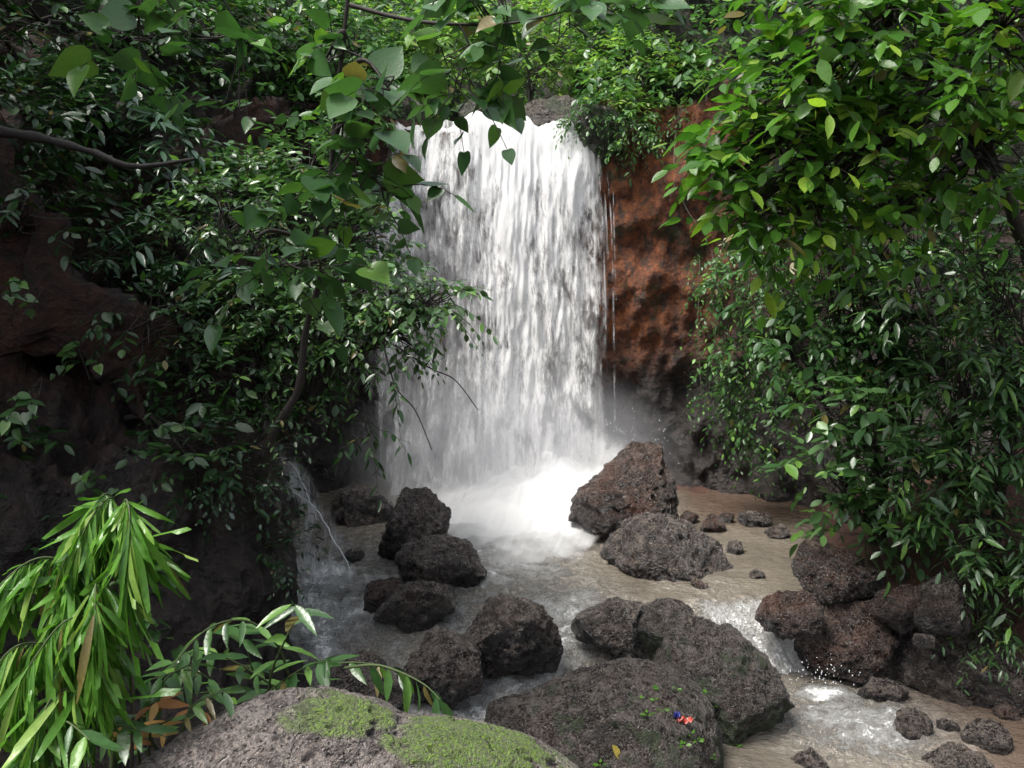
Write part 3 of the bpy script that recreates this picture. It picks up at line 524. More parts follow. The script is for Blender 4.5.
for k, (o_, wl_, Yc_, lb_) in enumerate([([(512, 124), (520, 112), (548, 103), (578, 106), (590, 118), (560, 128)], (550, 120), 12.6, 'dark mossy stone in the stream just above the waterfall lip'), ([(566, 160), (572, 128), (585, 112), (606, 110), (622, 128), (626, 155), (600, 172)], (590, 150), 11.35, 'mossy rock knob at the right shoulder of the waterfall lip'),
        ([(372, 128), (378, 112), (398, 104), (425, 108), (440, 120), (410, 128)], (400, 120), 12.2, 'flat dark rock at the left shoulder of the waterfall lip'), ([(455, 120), (466, 108), (490, 106), (500, 118), (480, 124)], (480, 115), 12.4, 'brown stone above the middle of the waterfall lip')]):
    B('rock', lb_, o_, wl_, 4.5, 0.8, 'rock_moss', sub=5, seed=60 + k, Yc=Yc_, cat='rock')
small = [((735, 548), 12, 8, 'round stone at the muddy far shore in front of the cliff'), ((712, 524), 13, 9, 'dark stone on the red mud near the tall boulder'), ((755, 520), 15, 9, 'flattened stone under the cliff foot'),
         ((690, 518), 10, 7, 'small stone beside the tall boulder on the red mud'), ((778, 532), 12, 9, 'stone half hidden at the leafy end of the far shore'), ((727, 517), 9, 6, 'pebble-sized stone against the cliff foot'),
         ((757, 575), 9, 4, 'flat stone breaking the brown water of the upper pool'), ((700, 585), 10, 3, 'barely emerging stone in the brown pool'), ((945, 725), 14, 8, 'reddish stone in the mud of the right shore'),
         ((1008, 712), 14, 8, 'stone at the foot of the wet ledge by the right edge'), ((925, 640), 12, 8, 'stone lodged above the wet ledge')]
for k, ((x, y), rx, ry, lb) in enumerate(small):
    rx *= 0.85 + 0.4 * ((k * 7) % 5) / 4; ry *= 0.6 + 0.3 * ((k * 3) % 4) / 3
    a = np.linspace(0, 2 * math.pi, 9)[:-1] + 0.3; rs = np.random.RandomState(k); q = rs.uniform(0.8, 1.15, 8)
    z = -0.5 if y > 700 else 0.02
    B('stone', lb, [(x + rx * math.cos(t) * s_, y + ry * 1.25 * math.sin(t) * s_) for t, s_ in zip(a, q)], (x, y + ry * 0.7), z, 0.8, 'rock_red' if k % 2 else 'rock', sub=4, seed=40 + k, cat='stone')

# ------------------------------------------------------------------ foliage machinery
def leaf_tpl(kind):
    if kind == 'heart': t = [0, .03, .12, .25, .42, .6, .77, .9, 1]; wd = [.0, .22, .36, .41, .385, .29, .17, .07, 0]
    elif kind == 'ellip': t = [0, .2, .45, .72, 1]; wd = [.0, .17, .235, .18, 0]
    elif kind == 'lance': t = [0, .2, .45, .75, 1]; wd = [.0, .10, .135, .085, 0]
    elif kind == 'narrow': t = [0, .25, .6, 1]; wd = [.0, .06, .07, 0]
    elif kind == 'small': t = [0, .4, .75, 1]; wd = [.0, .25, .2, 0]
    elif kind == 'pinna': t = [0, .25, .6, 1]; wd = [.0, .16, .15, 0]
    elif kind == 'wedge': t = [0, .25, .5, .75, .9, 1]; wd = [.0, .030, .045, .040, .022, 0.0]
    t = np.array(t); wd = np.array(wd); n = len(t)
    V = np.zeros((n, 3, 3)); V[:, :, 0] = t[:, None]; V[:, 0, 1] = wd; V[:, 2, 1] = -wd
    V[:, 1, 2] = -0.16 * wd * 1.2; V[:, :, 2] += (-0.20 * t ** 2)[:, None]
    if kind == 'wedge': V[4, 0, 0] = .97; V[4, 2, 0] = .80; V[5, 0, 1] = .004; V[5, 2, 1] = -0.004
    if kind == 'heart': V[1, 0, 0] = -.06; V[1, 2, 0] = -.06; V[2, 0, 0] = .02; V[2, 2, 0] = .02
    Q = []
    for i in range(n - 1):
        for j in range(2): Q.append((i * 3 + j, (i + 1) * 3 + j, (i + 1) * 3 + j + 1, i * 3 + j + 1))
    return V.reshape(-1, 3), np.array(Q)
TPL = {k: leaf_tpl(k) for k in ('heart', 'ellip', 'lance', 'narrow', 'small', 'pinna', 'wedge')}
def leaves_geo(pos, d, nrm, size, kind, rs, curl=0.0):
    V, Q = TPL[kind]; N = len(pos); d = norm(d); s = norm(np.cross(nrm, d)); n = np.cross(d, s)
    cu = 1 + rs.uniform(-0.5, 1.3, N) + curl; ws = rs.uniform(0.8, 1.2, N)
    out = (pos[:, None] + d[:, None] * (V[None, :, 0:1] * size[:, None, None]) + s[:, None] * (V[None, :, 1:2] * (size * ws)[:, None, None]) + n[:, None] * (V[None, :, 2:3] * (size * cu)[:, None, None]))
    q = (Q[None] + (np.arange(N) * len(V))[:, None, None]).reshape(-1, 4)
    return out.reshape(-1, 3), q
def twigs(S, D, L, m, size, kind, rs, droop=0.3, jit=0.25, side=0.9, up=None, tip=True, nup=0.35):
    """S starts, D directions, L lengths; returns leaf geometry and twig polylines"""
    T = len(S); D = norm(D); t = (np.arange(m) + 0.6) / m; upv = np.array([0, 0, 1.0]) if up is None else up
    pts = S[:, None] + D[:, None] * (L[:, None, None] * t[None, :, None]); pts[:, :, 2] -= droop * (L[:, None] * t[None] ** 2)
    tang = np.repeat(D[:, None], m, 1).copy(); tang[:, :, 2] -= 2 * droop * t[None]; tang = norm(tang)
    sd = norm(np.cross(tang, upv[None, None])); sgn = np.where(np.arange(m) % 2 == 0, 1.0, -1.0)[None, :, None]
    ld = tang * 0.55 + sd * sgn * side + rs.normal(size=(T, m, 3)) * jit; ld[:, :, 2] -= 0.15
    if tip: ld[:, -1] = tang[:, -1] + rs.normal(size=(T, 3)) * 0.15
    nn = upv[None, None] + rs.normal(size=(T, m, 3)) * nup
    sz = size * rs.uniform(0.55, 1.2, (T, m)) * rs.uniform(0.7, 1.25, (T, 1)) * np.where(t > 0.8, 0.85, 1.0)[None]
    g = leaves_geo(pts.reshape(-1, 3), ld.reshape(-1, 3), nn.reshape(-1, 3), sz.ravel(), kind, rs)
    line = np.concatenate([S[:, None], pts], 1)
    return g, line
def thin_lines(mb, lines, r):
    for l in lines: mb.tube(l[::2] if len(l) > 5 else l, [r, r * 0.5], 3)

_c = CL.reshape(-1, 3); _r = _c - CAM; _f = _r @ FW; _ok = _f > 2; _x = 512 + F * _r[_ok, 0] / _f[_ok]; _y = 384 - F * (_r[_ok] @ UP) / _f[_ok]; _Yv = _c[_ok, 1]
TD = np.full((52, 39), 99.0); _k = (_x >= 0) & (_x < 1040) & (_y >= 0) & (_y < 780); np.minimum.at(TD, ((_x[_k] / 20).astype(int), (_y[_k] / 20).astype(int)), _Yv[_k])
def px_ok(bl): return bl[0] < 345
def on_slope(bl):
    # a plant on the bank stands on its surface, not inside the earth
    px, py, Y = bl[:3]
    if 0 <= px < 1040 and 0 <= py < 780 and Y > 6.2:
        t = TD[int(px / 20), int(py / 20)]
        if t - 0.12 < Y and t > 4: return (px, py, t - 0.12) + tuple(bl[3:])
    return bl
def bush(name, label, base, blobs, kind='ellip', size=0.12, n=60, m=7, L=0.35, mat='leaf_dark', bark='bark', seed=1, droop=0.3, cat='shrub', group=None, stem=0.03, trunk=None, face=0.35, side=0.9, twig_r=0.003, nup=0.35, jit=0.25, lift=0.25, shell=0.45):
    """blobs: (px, py, Y, rx_px, ry_px, depth_m[, weight]) crown masses; base: (px,py,Y) foot of the plant"""
    rs = np.random.RandomState(seed); b = P(*base); GV = []; GQ = []; nn = 0; mb = MB(); lines = []
    tops = trunk and [P(*q) for q in trunk]
    if tops:
        tl = smooth_line(tops, 40); rr = np.interp(np.linspace(0, 1, 40), [0, 1], [stem, stem * 0.35]); rr = rr * (1 + 0.1 * np.sin(np.arange(40) * 1.7)); mb.tube(tl, rr, 8)
    for bl in blobs:
        if px_ok(bl): bl = on_slope(bl)
        px, py, Y, rx, ry, dd = bl[:6]; wt = bl[6] if len(bl) > 6 else 1.0
        C = P(px, py, Y); R3 = np.array([rx / F * Y, dd, ry / F * Y]); T = max(3, int(n * wt))
        dirs = norm(rs.normal(size=(T, 3))); rad = shell + (1 - shell) * rs.uniform(size=(T, 1)) ** 0.6; S = C + dirs * R3 * rad * 0.85
        S = S + 0.12 * R3 * fbm(S * 2.2, 2, seed)[:, None]
        D = dirs * 0.8 + rs.normal(size=(T, 3)) * 0.35 + np.array([0, -face, lift])
        Lt = L * rs.uniform(0.6, 1.25, T)
        (gv, gq), ln = twigs(S, D, Lt, m, size, kind, rs, droop, jit, side, nup=nup)
        GV.append(gv); GQ.append(gq + nn); nn += len(gv); lines += list(ln)
        src = b if not tops else tl[np.argmin(np.linalg.norm(tl[8:] - C[None], axis=1)) + 8]
        mid = (src + C) / 2 + rs.normal(size=3) * 0.08 + np.array([0, 0, 0.1]); lim = smooth_line([src, mid, C], 14); mb.tube(lim, [stem * (0.6 if tops else 1.0), stem * 0.25], 6)
        for i in range(0, T, max(1, T // 24)):
            j = rs.randint(5, 14); a = lim[j]; e = S[i]; mb.tube(smooth_line([a, (a + e) / 2 + rs.normal(size=3) * 0.05, e], 7), [stem * 0.25, 0.003], 4)
    thin_lines(mb, lines, twig_r)
    root = empty(name, b, label, cat, group)
    mesh_np('foliage' if cat != 'tree' else 'crown', np.concatenate(GV) - b, np.concatenate(GQ), M[mat], root)
    mb.build('stem' if cat != 'tree' else 'trunk', M[bark], root, off=b)
    return root
exec_marker = True

# ------------------------------------------------------------------ undergrowth on the slopes
def undergrowth():
    rs = np.random.RandomState(5); ns, nv = CL.shape[:2]
    def put(name, label, count, sel, kind, size, mat, off=0.15, Lr=0.35, m=7, droop=0.4):
        i, j = sel(rs, count); p = CL[i, j]; N3 = np.stack([-CN[i, 0], -CN[i, 1], 0 * i + 0.6], 1)
        S = p + N3 * rs.uniform(0, off, (len(i), 1)); D = N3 + rs.normal(size=(len(i), 3)) * 0.5
        (gv, gq), ln = twigs(S, D, Lr * rs.uniform(0.6, 1.4, len(i)), m, size, kind, rs, droop, 0.3)
        o = mesh_np(name, gv, gq, M[mat]); tag(o, label, 'undergrowth', 'stuff')
    def slope(lo, hi, ymin, cond=None):
        def f(rs, c):
            out_i, out_j = [], []
            w = np.diff(CTU, append=CTU[-1]); jj = np.arange(170, nv); ok = (CTU >= lo) & (CTU <= hi); prob = np.where(ok, w, 0); prob = prob / prob.sum()
            i = rs.randint(0, ns, c * 3); j = rs.choice(jj, c * 3, p=prob); p = CL[i, j]; k = (p[:, 1] > ymin) & (p[:, 2] < 12) & ~((np.abs(p[:, 0] + 0.28) < 1.15) & (p[:, 1] > 10.8) & (p[:, 1] < 14.5))
            if cond is not None: k &= cond(p)
            return i[k][:c], j[k][:c]
        return f
    put('undergrowth', 'dense mixed green undergrowth covering the hillside above the waterfall', 5200, slope(0.3, 12, 9.5), 'small', 0.15, 'leaf_mid', 0.5, 0.5)
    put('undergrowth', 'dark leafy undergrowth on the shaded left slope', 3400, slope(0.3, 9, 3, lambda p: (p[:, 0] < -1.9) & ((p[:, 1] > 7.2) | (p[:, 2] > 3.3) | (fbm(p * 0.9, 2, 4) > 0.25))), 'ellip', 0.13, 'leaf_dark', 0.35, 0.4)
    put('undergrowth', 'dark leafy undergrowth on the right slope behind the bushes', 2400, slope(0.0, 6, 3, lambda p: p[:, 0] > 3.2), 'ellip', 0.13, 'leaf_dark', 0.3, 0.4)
    def face(c0, c1, x0, x1, z0, z1, y0=4):
        def f(rs, c):
            i = rs.randint(0, ns, c * 30); j = rs.randint(0, 200, c * 30); p = CL[i, j]; cl = fbm(p * 1.6, 3, 8) > -0.02
            k = (p[:, 0] > x0) & (p[:, 0] < x1) & (p[:, 2] > z0) & (p[:, 2] < z1) & (p[:, 1] > y0) & cl; return i[k][:c], j[k][:c]
        return f
    put('creepers', 'small-leaved creepers hanging on the right part of the cliff', 520, face(0, 0, 2.3, 4.2, 1.3, 5.2, 8.5), 'small', 0.055, 'leaf_mid', 0.15, 0.4, 9, 1.1)
    put('creepers', 'small creepers overhanging the cliff edge right of the waterfall', 260, face(0, 0, 1.0, 2.9, 4.2, 5.4, 10), 'small', 0.06, 'leaf_mid', 0.15, 0.4, 9, 0.9)
    put('creepers', 'sparse dark seedlings dotted over the earth wall on the left', 240, face(0, 0, -4.6, -1.4, 0.3, 4, 4), 'ellip', 0.07, 'leaf_dark', 0.1, 0.2, 5, 0.5)
undergrowth()

# ------------------------------------------------------------------ shrubs and trees, back to front
U = bush
# on the rim behind the fall
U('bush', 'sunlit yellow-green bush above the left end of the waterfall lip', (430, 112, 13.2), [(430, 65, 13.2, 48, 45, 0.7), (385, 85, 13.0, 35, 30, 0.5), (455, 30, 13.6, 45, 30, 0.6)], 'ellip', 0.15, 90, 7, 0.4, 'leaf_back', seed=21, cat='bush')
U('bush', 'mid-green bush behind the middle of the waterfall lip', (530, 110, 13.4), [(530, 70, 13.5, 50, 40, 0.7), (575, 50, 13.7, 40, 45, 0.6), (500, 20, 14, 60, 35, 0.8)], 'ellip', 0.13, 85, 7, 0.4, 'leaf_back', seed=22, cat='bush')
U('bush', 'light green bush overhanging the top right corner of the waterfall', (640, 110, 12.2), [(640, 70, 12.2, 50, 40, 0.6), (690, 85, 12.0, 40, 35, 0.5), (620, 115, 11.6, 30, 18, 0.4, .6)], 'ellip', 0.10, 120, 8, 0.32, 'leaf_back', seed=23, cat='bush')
U('tree', 'tree with small pale leaves rising behind the rim right of the waterfall', (690, 60, 13.5), [(650, 15, 13.5, 60, 40, 0.8), (710, 30, 13.0, 50, 50, 0.8), (620, -30, 14, 60, 40, 0.8)], 'ellip', 0.12, 120, 8, 0.4, 'leaf_mid', seed=24, cat='tree', trunk=[(690, 110, 13.5), (685, 40, 13.4), (680, -30, 13.4)], stem=0.06)
U('bush', 'dark green bush at the left of the rim behind the heart-leaved tree', (330, 130, 12.4), [(330, 60, 12.5, 60, 45, 0.8), (290, 20, 13, 70, 45, 0.8), (370, 15, 13, 50, 35, 0.7), (335, 110, 11.8, 45, 28, 0.5)], 'ellip', 0.13, 90, 7, 0.4, 'leaf_mid', seed=25, cat='bush')
U('tree', 'dark forest tree with fine leaves in the upper left corner', (120, 170, 10.5), [(120, 40, 10.5, 80, 55, 0.9), (40, 20, 10, 70, 60, 0.9), (200, 30, 11, 60, 45, 0.8), (20, 110, 9.5, 60, 40, 0.7)], 'ellip', 0.10, 120, 7, 0.35, 'leaf_dark', seed=26, cat='tree', trunk=[(150, 200, 10.5), (145, 100, 10.5), (160, 0, 10.6)], stem=0.07)
U('tree', 'tall unseen tree added out of view on the left slope to shade the bank', (-560, 250, 6.0), [(-480, -380, 5.0, 260, 130, 1.5), (-650, -300, 6.0, 240, 130, 1.5), (-420, -500, 4.2, 220, 120, 1.3)], 'ellip', 0.26, 260, 7, 0.6, 'leaf_dark', seed=27, cat='tree', stem=0.16, trunk=[(-560, 250, 6.0), (-540, 0, 6.0), (-480, -200, 5.8), (-440, -380, 5.6)])  # added outside the view so its crown throws shade on the left bank
# left slope
U('shrub', 'glossy narrow-leaved shrub high on the shaded left slope', (110, 190, 8.2), [(105, 110, 8.0, 42, 38, 0.4), (150, 135, 7.9, 40, 30, 0.35), (75, 90, 8.1, 25, 25, 0.3, .6)], 'lance', 0.17, 42, 9, 0.42, 'leaf_gloss', seed=31)
U('shrub', 'pale glinting shrub of small leaves covering the bank left of the fall', (300, 330, 8.2), [(300, 215, 8.2, 75, 38, 0.5), (235, 190, 8.2, 50, 30, 0.4), (360, 235, 8.0, 45, 40, 0.4), (300, 165, 8.6, 60, 30, 0.5)], 'ellip', 0.115, 95, 8, 0.34, 'leaf_left', seed=32)
U('shrub', 'leafy shrub with arching sprays reaching over the left edge of the waterfall', (330, 380, 7.4), [(330, 285, 7.2, 60, 28, 0.4), (390, 290, 7.0, 50, 26, 0.35), (250, 270, 7.4, 55, 30, 0.4), (430, 300, 6.9, 42, 14, 0.2, .5), (400, 330, 6.9, 30, 25, 0.25, .5)], 'ellip', 0.085, 75, 8, 0.32, 'leaf_left', seed=33, droop=0.5)
U('shrub', 'dark shrub with glossy leaves spreading below the log on the left', (170, 300, 7.2), [(175, 240, 7.2, 50, 30, 0.4), (215, 285, 7.0, 45, 30, 0.3), (120, 260, 7.4, 30, 20, 0.3, .4)], 'lance', 0.13, 45, 7, 0.34, 'leaf_gloss', seed=34)
U('shrub', 'shaded thicket of thin stems and tiny leaves beneath the leaning tree', (240, 480, 7.0), [(225, 370, 7.2, 55, 40, 0.4, .5), (290, 350, 7.2, 55, 35, 0.4, .7), (330, 380, 7.3, 30, 40, 0.3, .4), (250, 440, 7.0, 60, 30, 0.3, .4)], 'ellip', 0.06, 55, 7, 0.3, 'leaf_dark', seed=35, stem=0.012)
U('shrub', 'low glinting ground shrub on the dark mound under the leaning tree', (230, 510, 6.4), [(230, 480, 6.4, 70, 28, 0.3), (285, 560, 6.6, 12, 40, 0.1, .25)], 'small', 0.045, 60, 7, 0.2, 'leaf_gloss', seed=36, stem=0.006)
U('fern', 'dark ferny shrub draped over the rock shoulder at the right end of the waterfall lip', (605, 150, 11.1), [(605, 112, 11.2, 28, 22, 0.25), (630, 132, 11.0, 25, 22, 0.25), (580, 118, 11.2, 14, 9, 0.15, .4)], 'ellip', 0.07, 60, 8, 0.24, 'leaf_mid', seed=37, stem=0.008, droop=0.8, cat='fern')
U('shrub', 'shadowy shrub filling the hollow of the left bank under the log', (120, 420, 6.9), [(150, 320, 6.8, 50, 45, 0.3, .7), (200, 390, 6.7, 45, 55, 0.3), (110, 250, 7.0, 45, 35, 0.3, .6), (190, 460, 6.4, 45, 35, 0.2, .6)], 'ellip', 0.10, 42, 7, 0.3, 'leaf_dark', seed=38)
U('shrub', 'dark low shrub clinging to the earth wall at the left edge', (20, 330, 6.8), [(30, 215, 6.8, 50, 30, 0.3, .6), (60, 190, 7, 50, 30, 0.3)], 'ellip', 0.10, 30, 7, 0.3, 'leaf_dark', seed=39)
U('shrub', 'silvery small-leaved shrub crowding behind the leaning trunk', (290, 440, 6.9), [(270, 330, 6.9, 55, 30, 0.3), (330, 330, 6.9, 40, 35, 0.3), (230, 370, 6.9, 45, 35, 0.3, .6), (240, 300, 6.9, 45, 30, 0.3), (310, 400, 7.0, 30, 35, 0.25, .5), (220, 210, 7.2, 60, 30, 0.4)], 'ellip', 0.085, 70, 8, 0.3, 'leaf_left', seed=40)
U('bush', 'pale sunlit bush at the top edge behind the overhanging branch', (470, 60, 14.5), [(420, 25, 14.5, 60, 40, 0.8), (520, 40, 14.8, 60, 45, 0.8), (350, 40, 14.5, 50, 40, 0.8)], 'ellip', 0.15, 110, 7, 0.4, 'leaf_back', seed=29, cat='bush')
U('shrub', 'fine-leaved creeper shrub clothing the cliff just right of the orange face', (740, 470, 9.6), [(735, 280, 9.9, 35, 45, 0.3), (745, 350, 9.8, 35, 45, 0.3), (720, 400, 9.9, 20, 25, 0.2, .4), (770, 420, 9.5, 30, 35, 0.3, .6)], 'ellip', 0.075, 90, 9, 0.32, 'leaf_mid', seed=60, stem=0.006, droop=1.0)
# thin stems
def stems():
    rs = np.random.RandomState(3)
    for k, (x0, y0, x1, y1, Y) in enumerate([(180, 480, 172, 300, 7.0), (205, 490, 215, 290, 6.9), (232, 490, 228, 260, 6.9), (250, 470, 262, 250, 7.2), (330, 440, 338, 290, 7.6), (196, 480, 240, 330, 7.1)]):
        a = P(x0, y0, Y); c = P(x1, y1, Y); mb = MB(); mid = (a + c) / 2 + rs.normal(size=3) * 0.06
        mb.tube(smooth_line([a, mid, c], 16) - a, [0.022, 0.010], 6)
        for q in range(3):
            f = rs.uniform(0.4, 0.9); s = a + (c - a) * f - a; mb.tube([s, s + [rs.uniform(-.15, .15), 0, .15], s + [rs.uniform(-.3, .3), 0, .35]], [0.007, 0.003], 5)
        o = mb.build('sapling', M['bark']); o.location = a; tag(o, 'thin bare dark sapling standing in the thicket under the leaning tree', 'sapling', None, 'bare saplings in the left thicket')
stems()
# heart-leaved leaning tree
U('tree', 'leaning dark-trunked tree with large heart-shaped leaves left of the waterfall', (262, 478, 6.2), [(350, 150, 5.6, 40, 45, 0.3, .8), (385, 190, 5.5, 25, 40, 0.25, .45), (325, 60, 5.7, 50, 35, 0.3, .5), (290, 265, 5.4, 48, 22, 0.25, .6), (390, 90, 5.5, 22, 30, 0.2, .2), (255, 240, 5.5, 30, 25, 0.2, .3)], 'heart', 0.19, 16, 4, 0.4, 'leaf_heart', seed=41, cat='tree', stem=0.034, trunk=[(262, 480, 6.2), (275, 430, 6.15), (298, 390, 6.1), (306, 330, 6.05), (322, 270, 5.9), (330, 180, 5.8), (338, 90, 5.7), (350, -20, 5.6)], droop=0.5, twig_r=0.005, nup=0.55, jit=0.4)
U('branch', 'overhanging branch with broad heart-shaped leaves above the waterfall lip', (350, 5, 5.2), [(455, 82, 4.9, 28, 26, 0.2, .6), (500, 40, 4.9, 30, 18, 0.25, .4), (570, 28, 5.1, 30, 28, 0.2, .5), (590, 0, 5.1, 45, 20, 0.3, .7), (500, -12, 5.0, 60, 18, 0.3, .5)], 'heart', 0.16, 15, 4, 0.32, 'leaf_heart', seed=42, cat='branch', stem=0.014, trunk=[(350, 5, 5.2), (400, 18, 5.1), (450, 24, 5.0), (520, 22, 5.0), (600, 0, 5.0)], droop=0.5, twig_r=0.004, nup=0.5, jit=0.35)
U('branch', 'spray of heart-shaped leaves hanging into the upper left corner', (170, -30, 4.6), [(140, 60, 4.6, 40, 22, 0.2, .5), (190, 35, 4.6, 40, 25, 0.2, .5), (240, 110, 4.8, 18, 20, 0.15, .25)], 'heart', 0.15, 14, 4, 0.3, 'leaf_heart', seed=43, cat='branch', stem=0.01, droop=0.5, twig_r=0.004, nup=0.6, jit=0.4)
# dark hanging sprays in front of the fall
U('branch', 'dark drooping twig with narrow leaves hanging before the left of the fall', (350, 400, 6.6), [(365, 430, 6.5, 20, 25, 0.15), (385, 370, 6.5, 30, 18, 0.15, .8)], 'lance', 0.10, 9, 6, 0.22, 'leaf_dark', seed=44, cat='branch', stem=0.005, droop=0.9)
# right side
U('tree', 'large leafy tree with bright green oval leaves filling the upper right', (1060, 420, 6.8), [(800, 80, 6.0, 60, 45, 0.4), (870, 40, 6.0, 80, 55, 0.5, 1.2), (770, 150, 6.1, 50, 40, 0.35), (850, 150, 6.2, 80, 55, 0.5, 1.2), (940, 90, 6.0, 70, 60, 0.5, 1.2), (1000, 30, 5.8, 60, 60, 0.5), (790, 215, 6.3, 50, 30, 0.3, .8), (880, 225, 6.4, 80, 40, 0.4), (980, 160, 6.2, 60, 50, 0.4), (730, 170, 6.1, 28, 24, 0.2, .5), (745, 215, 6.1, 25, 20, 0.2, .4), (830, -10, 6.1, 70, 35, 0.4)],
  'ellip', 0.155, 46, 6, 0.40, 'leaf_bright', seed=51, cat='tree', stem=0.06, trunk=[(1060, 430, 6.8), (1040, 300, 6.7), (1000, 180, 6.5), (960, 80, 6.3), (940, -20, 6.2)], droop=0.35, nup=0.5)
U('shrub', 'shrub with feathery pinnate leaves at the right edge below the bright tree', (1010, 420, 6.6), [(980, 260, 6.3, 60, 28, 0.3), (1010, 300, 6.3, 40, 30, 0.3)], 'pinna', 0.075, 28, 18, 0.5, 'leaf_mid', seed=52, droop=0.35, jit=0.08, side=1.1)
U('shrub', 'deeply shaded shrub behind the pinnate shrub at the right', (900, 450, 8.0), [(880, 320, 7.9, 60, 60, 0.4), (950, 350, 7.7, 70, 60, 0.4), (1000, 230, 7.6, 60, 60, 0.4), (900, 210, 7.8, 80, 60, 0.4), (800, 200, 8.0, 50, 60, 0.4)], 'ellip', 0.13, 70, 7, 0.36, 'leaf_dark', seed=59)
U('shrub', 'dark shrub of medium leaves trailing down over the cliff foot on the right', (850, 480, 8.4), [(830, 290, 8.2, 50, 45, 0.4), (800, 350, 8.4, 40, 40, 0.4), (770, 290, 8.8, 35, 45, 0.3, .7), (870, 350, 8.0, 45, 40, 0.4)], 'ellip', 0.12, 60, 7, 0.36, 'leaf_mid', seed=53, droop=0.5)
U('shrub', 'broad-leaved shrub bulging over the rocks on the right bank', (880, 545, 7.6), [(850, 410, 7.6, 45, 35, 0.4), (835, 470, 7.5, 45, 40, 0.4), (870, 520, 7.4, 55, 32, 0.4), (900, 450, 7.5, 50, 45, 0.4)], 'ellip', 0.15, 42, 6, 0.34, 'leaf_left', seed=54)
U('shrub', 'dense glossy shrub reaching down the right edge to the wet ledge', (990, 560, 6.9), [(960, 380, 6.8, 55, 35, 0.4), (1000, 440, 6.7, 50, 50, 0.4, 1.2), (940, 470, 6.9, 45, 45, 0.4), (980, 530, 6.7, 55, 40, 0.4), (930, 290, 7.2, 60, 60, 0.4), (1000, 580, 6.7, 35, 35, 0.3, .7), (1010, 350, 6.6, 40, 35, 0.4)], 'lance', 0.15, 62, 7, 0.32, 'leaf_left', seed=55)
U('shrub', 'small sprawling shrub with grassy stems over the wet ledge on the right', (1000, 670, 6.7), [(995, 590, 6.6, 38, 30, 0.25), (985, 640, 6.6, 30, 26, 0.2, .7)], 'lance', 0.075, 45, 8, 0.26, 'leaf_left', seed=56, stem=0.006, droop=0.6)
U('seedling', 'bright little seedling beside the reddish rocks on the right bank', (918, 625, 7.5), [(916, 602, 7.5, 9, 14, 0.07)], 'ellip', 0.06, 12, 5, 0.1, 'leaf_bright', seed=57, cat='seedling', stem=0.004)
U('seedling', 'leafy seedling growing behind the stacked boulders on the right', (885, 575, 7.9), [(885, 567, 7.9, 20, 8, 0.1)], 'ellip', 0.07, 16, 5, 0.12, 'leaf_mid', seed=58, cat='seedling', stem=0.004)
for k, (x, y, Y, lb, mt) in enumerate([(85, 355, 6.2, 'three-leaved seedling on the dark earth wall at the left', 'leaf_left'), (25, 405, 5.4, 'drooping sprig with rounded leaves at the left edge', 'leaf_left'), (105, 480, 5.2, 'broad-leaved sprig just above the bright palm', 'leaf_heart'), (18, 290, 5.6, 'pale sprig hanging high at the left edge', 'leaf_left'), (145, 560, 4.6, 'dark round-leaved climber beside the bright palm', 'leaf_heart'), (140, 625, 4.4, 'dark heart-leaved climber right of the palm stem', 'leaf_heart')]):
    U('seedling', lb, (x + 5, y + 25, Y), [(x, y, Y, 16, 12, 0.08)], 'heart', 0.10, 5, 3, 0.14, mt, seed=70 + k, cat='seedling', stem=0.005, droop=0.6)

# fallen log on the left slope
def on_terrain(px, py, off=0.05):
    c = CL.reshape(-1, 3); r = c - CAM; f = r @ FW; x = 512 + F * r[:, 0] / f; y = 384 - F * (r @ UP) / f; k = np.where((f > 1) & (np.abs(x - px) < 12) & (np.abs(y - py) < 12))[0]
    return P(px, py, c[k[np.argmin(f[k])], 1] - off) if len(k) else P(px, py, 8)
a = on_terrain(-10, 130); print('LOG', a, on_terrain(85, 150), on_terrain(50, 400), on_terrain(100, 550)); q_ = on_terrain(85, 150); Yl = min(a[1], q_[1]) - 0.1; a = P(-10, 130, Yl)
mb = MB(); pts = smooth_line([P(-10, 130, Yl), P(40, 138, Yl), P(85, 150, Yl - .05), P(112, 158, Yl)], 30) - a; mb.tube(pts, 0.040 - 0.0009 * np.arange(30) + 0.005 * np.sin(np.arange(30) * 0.9), 12)
mb.tube(smooth_line([pts[22], pts[22] + [0.3, -0.1, -0.1], pts[22] + [0.7, -0.1, -0.05]], 8), [0.03, 0.01], 6)
o = mb.build('fallen_log', M['bark_log']); o.location = a; tag(o, 'fallen brown log lying across the upper left slope', 'log')
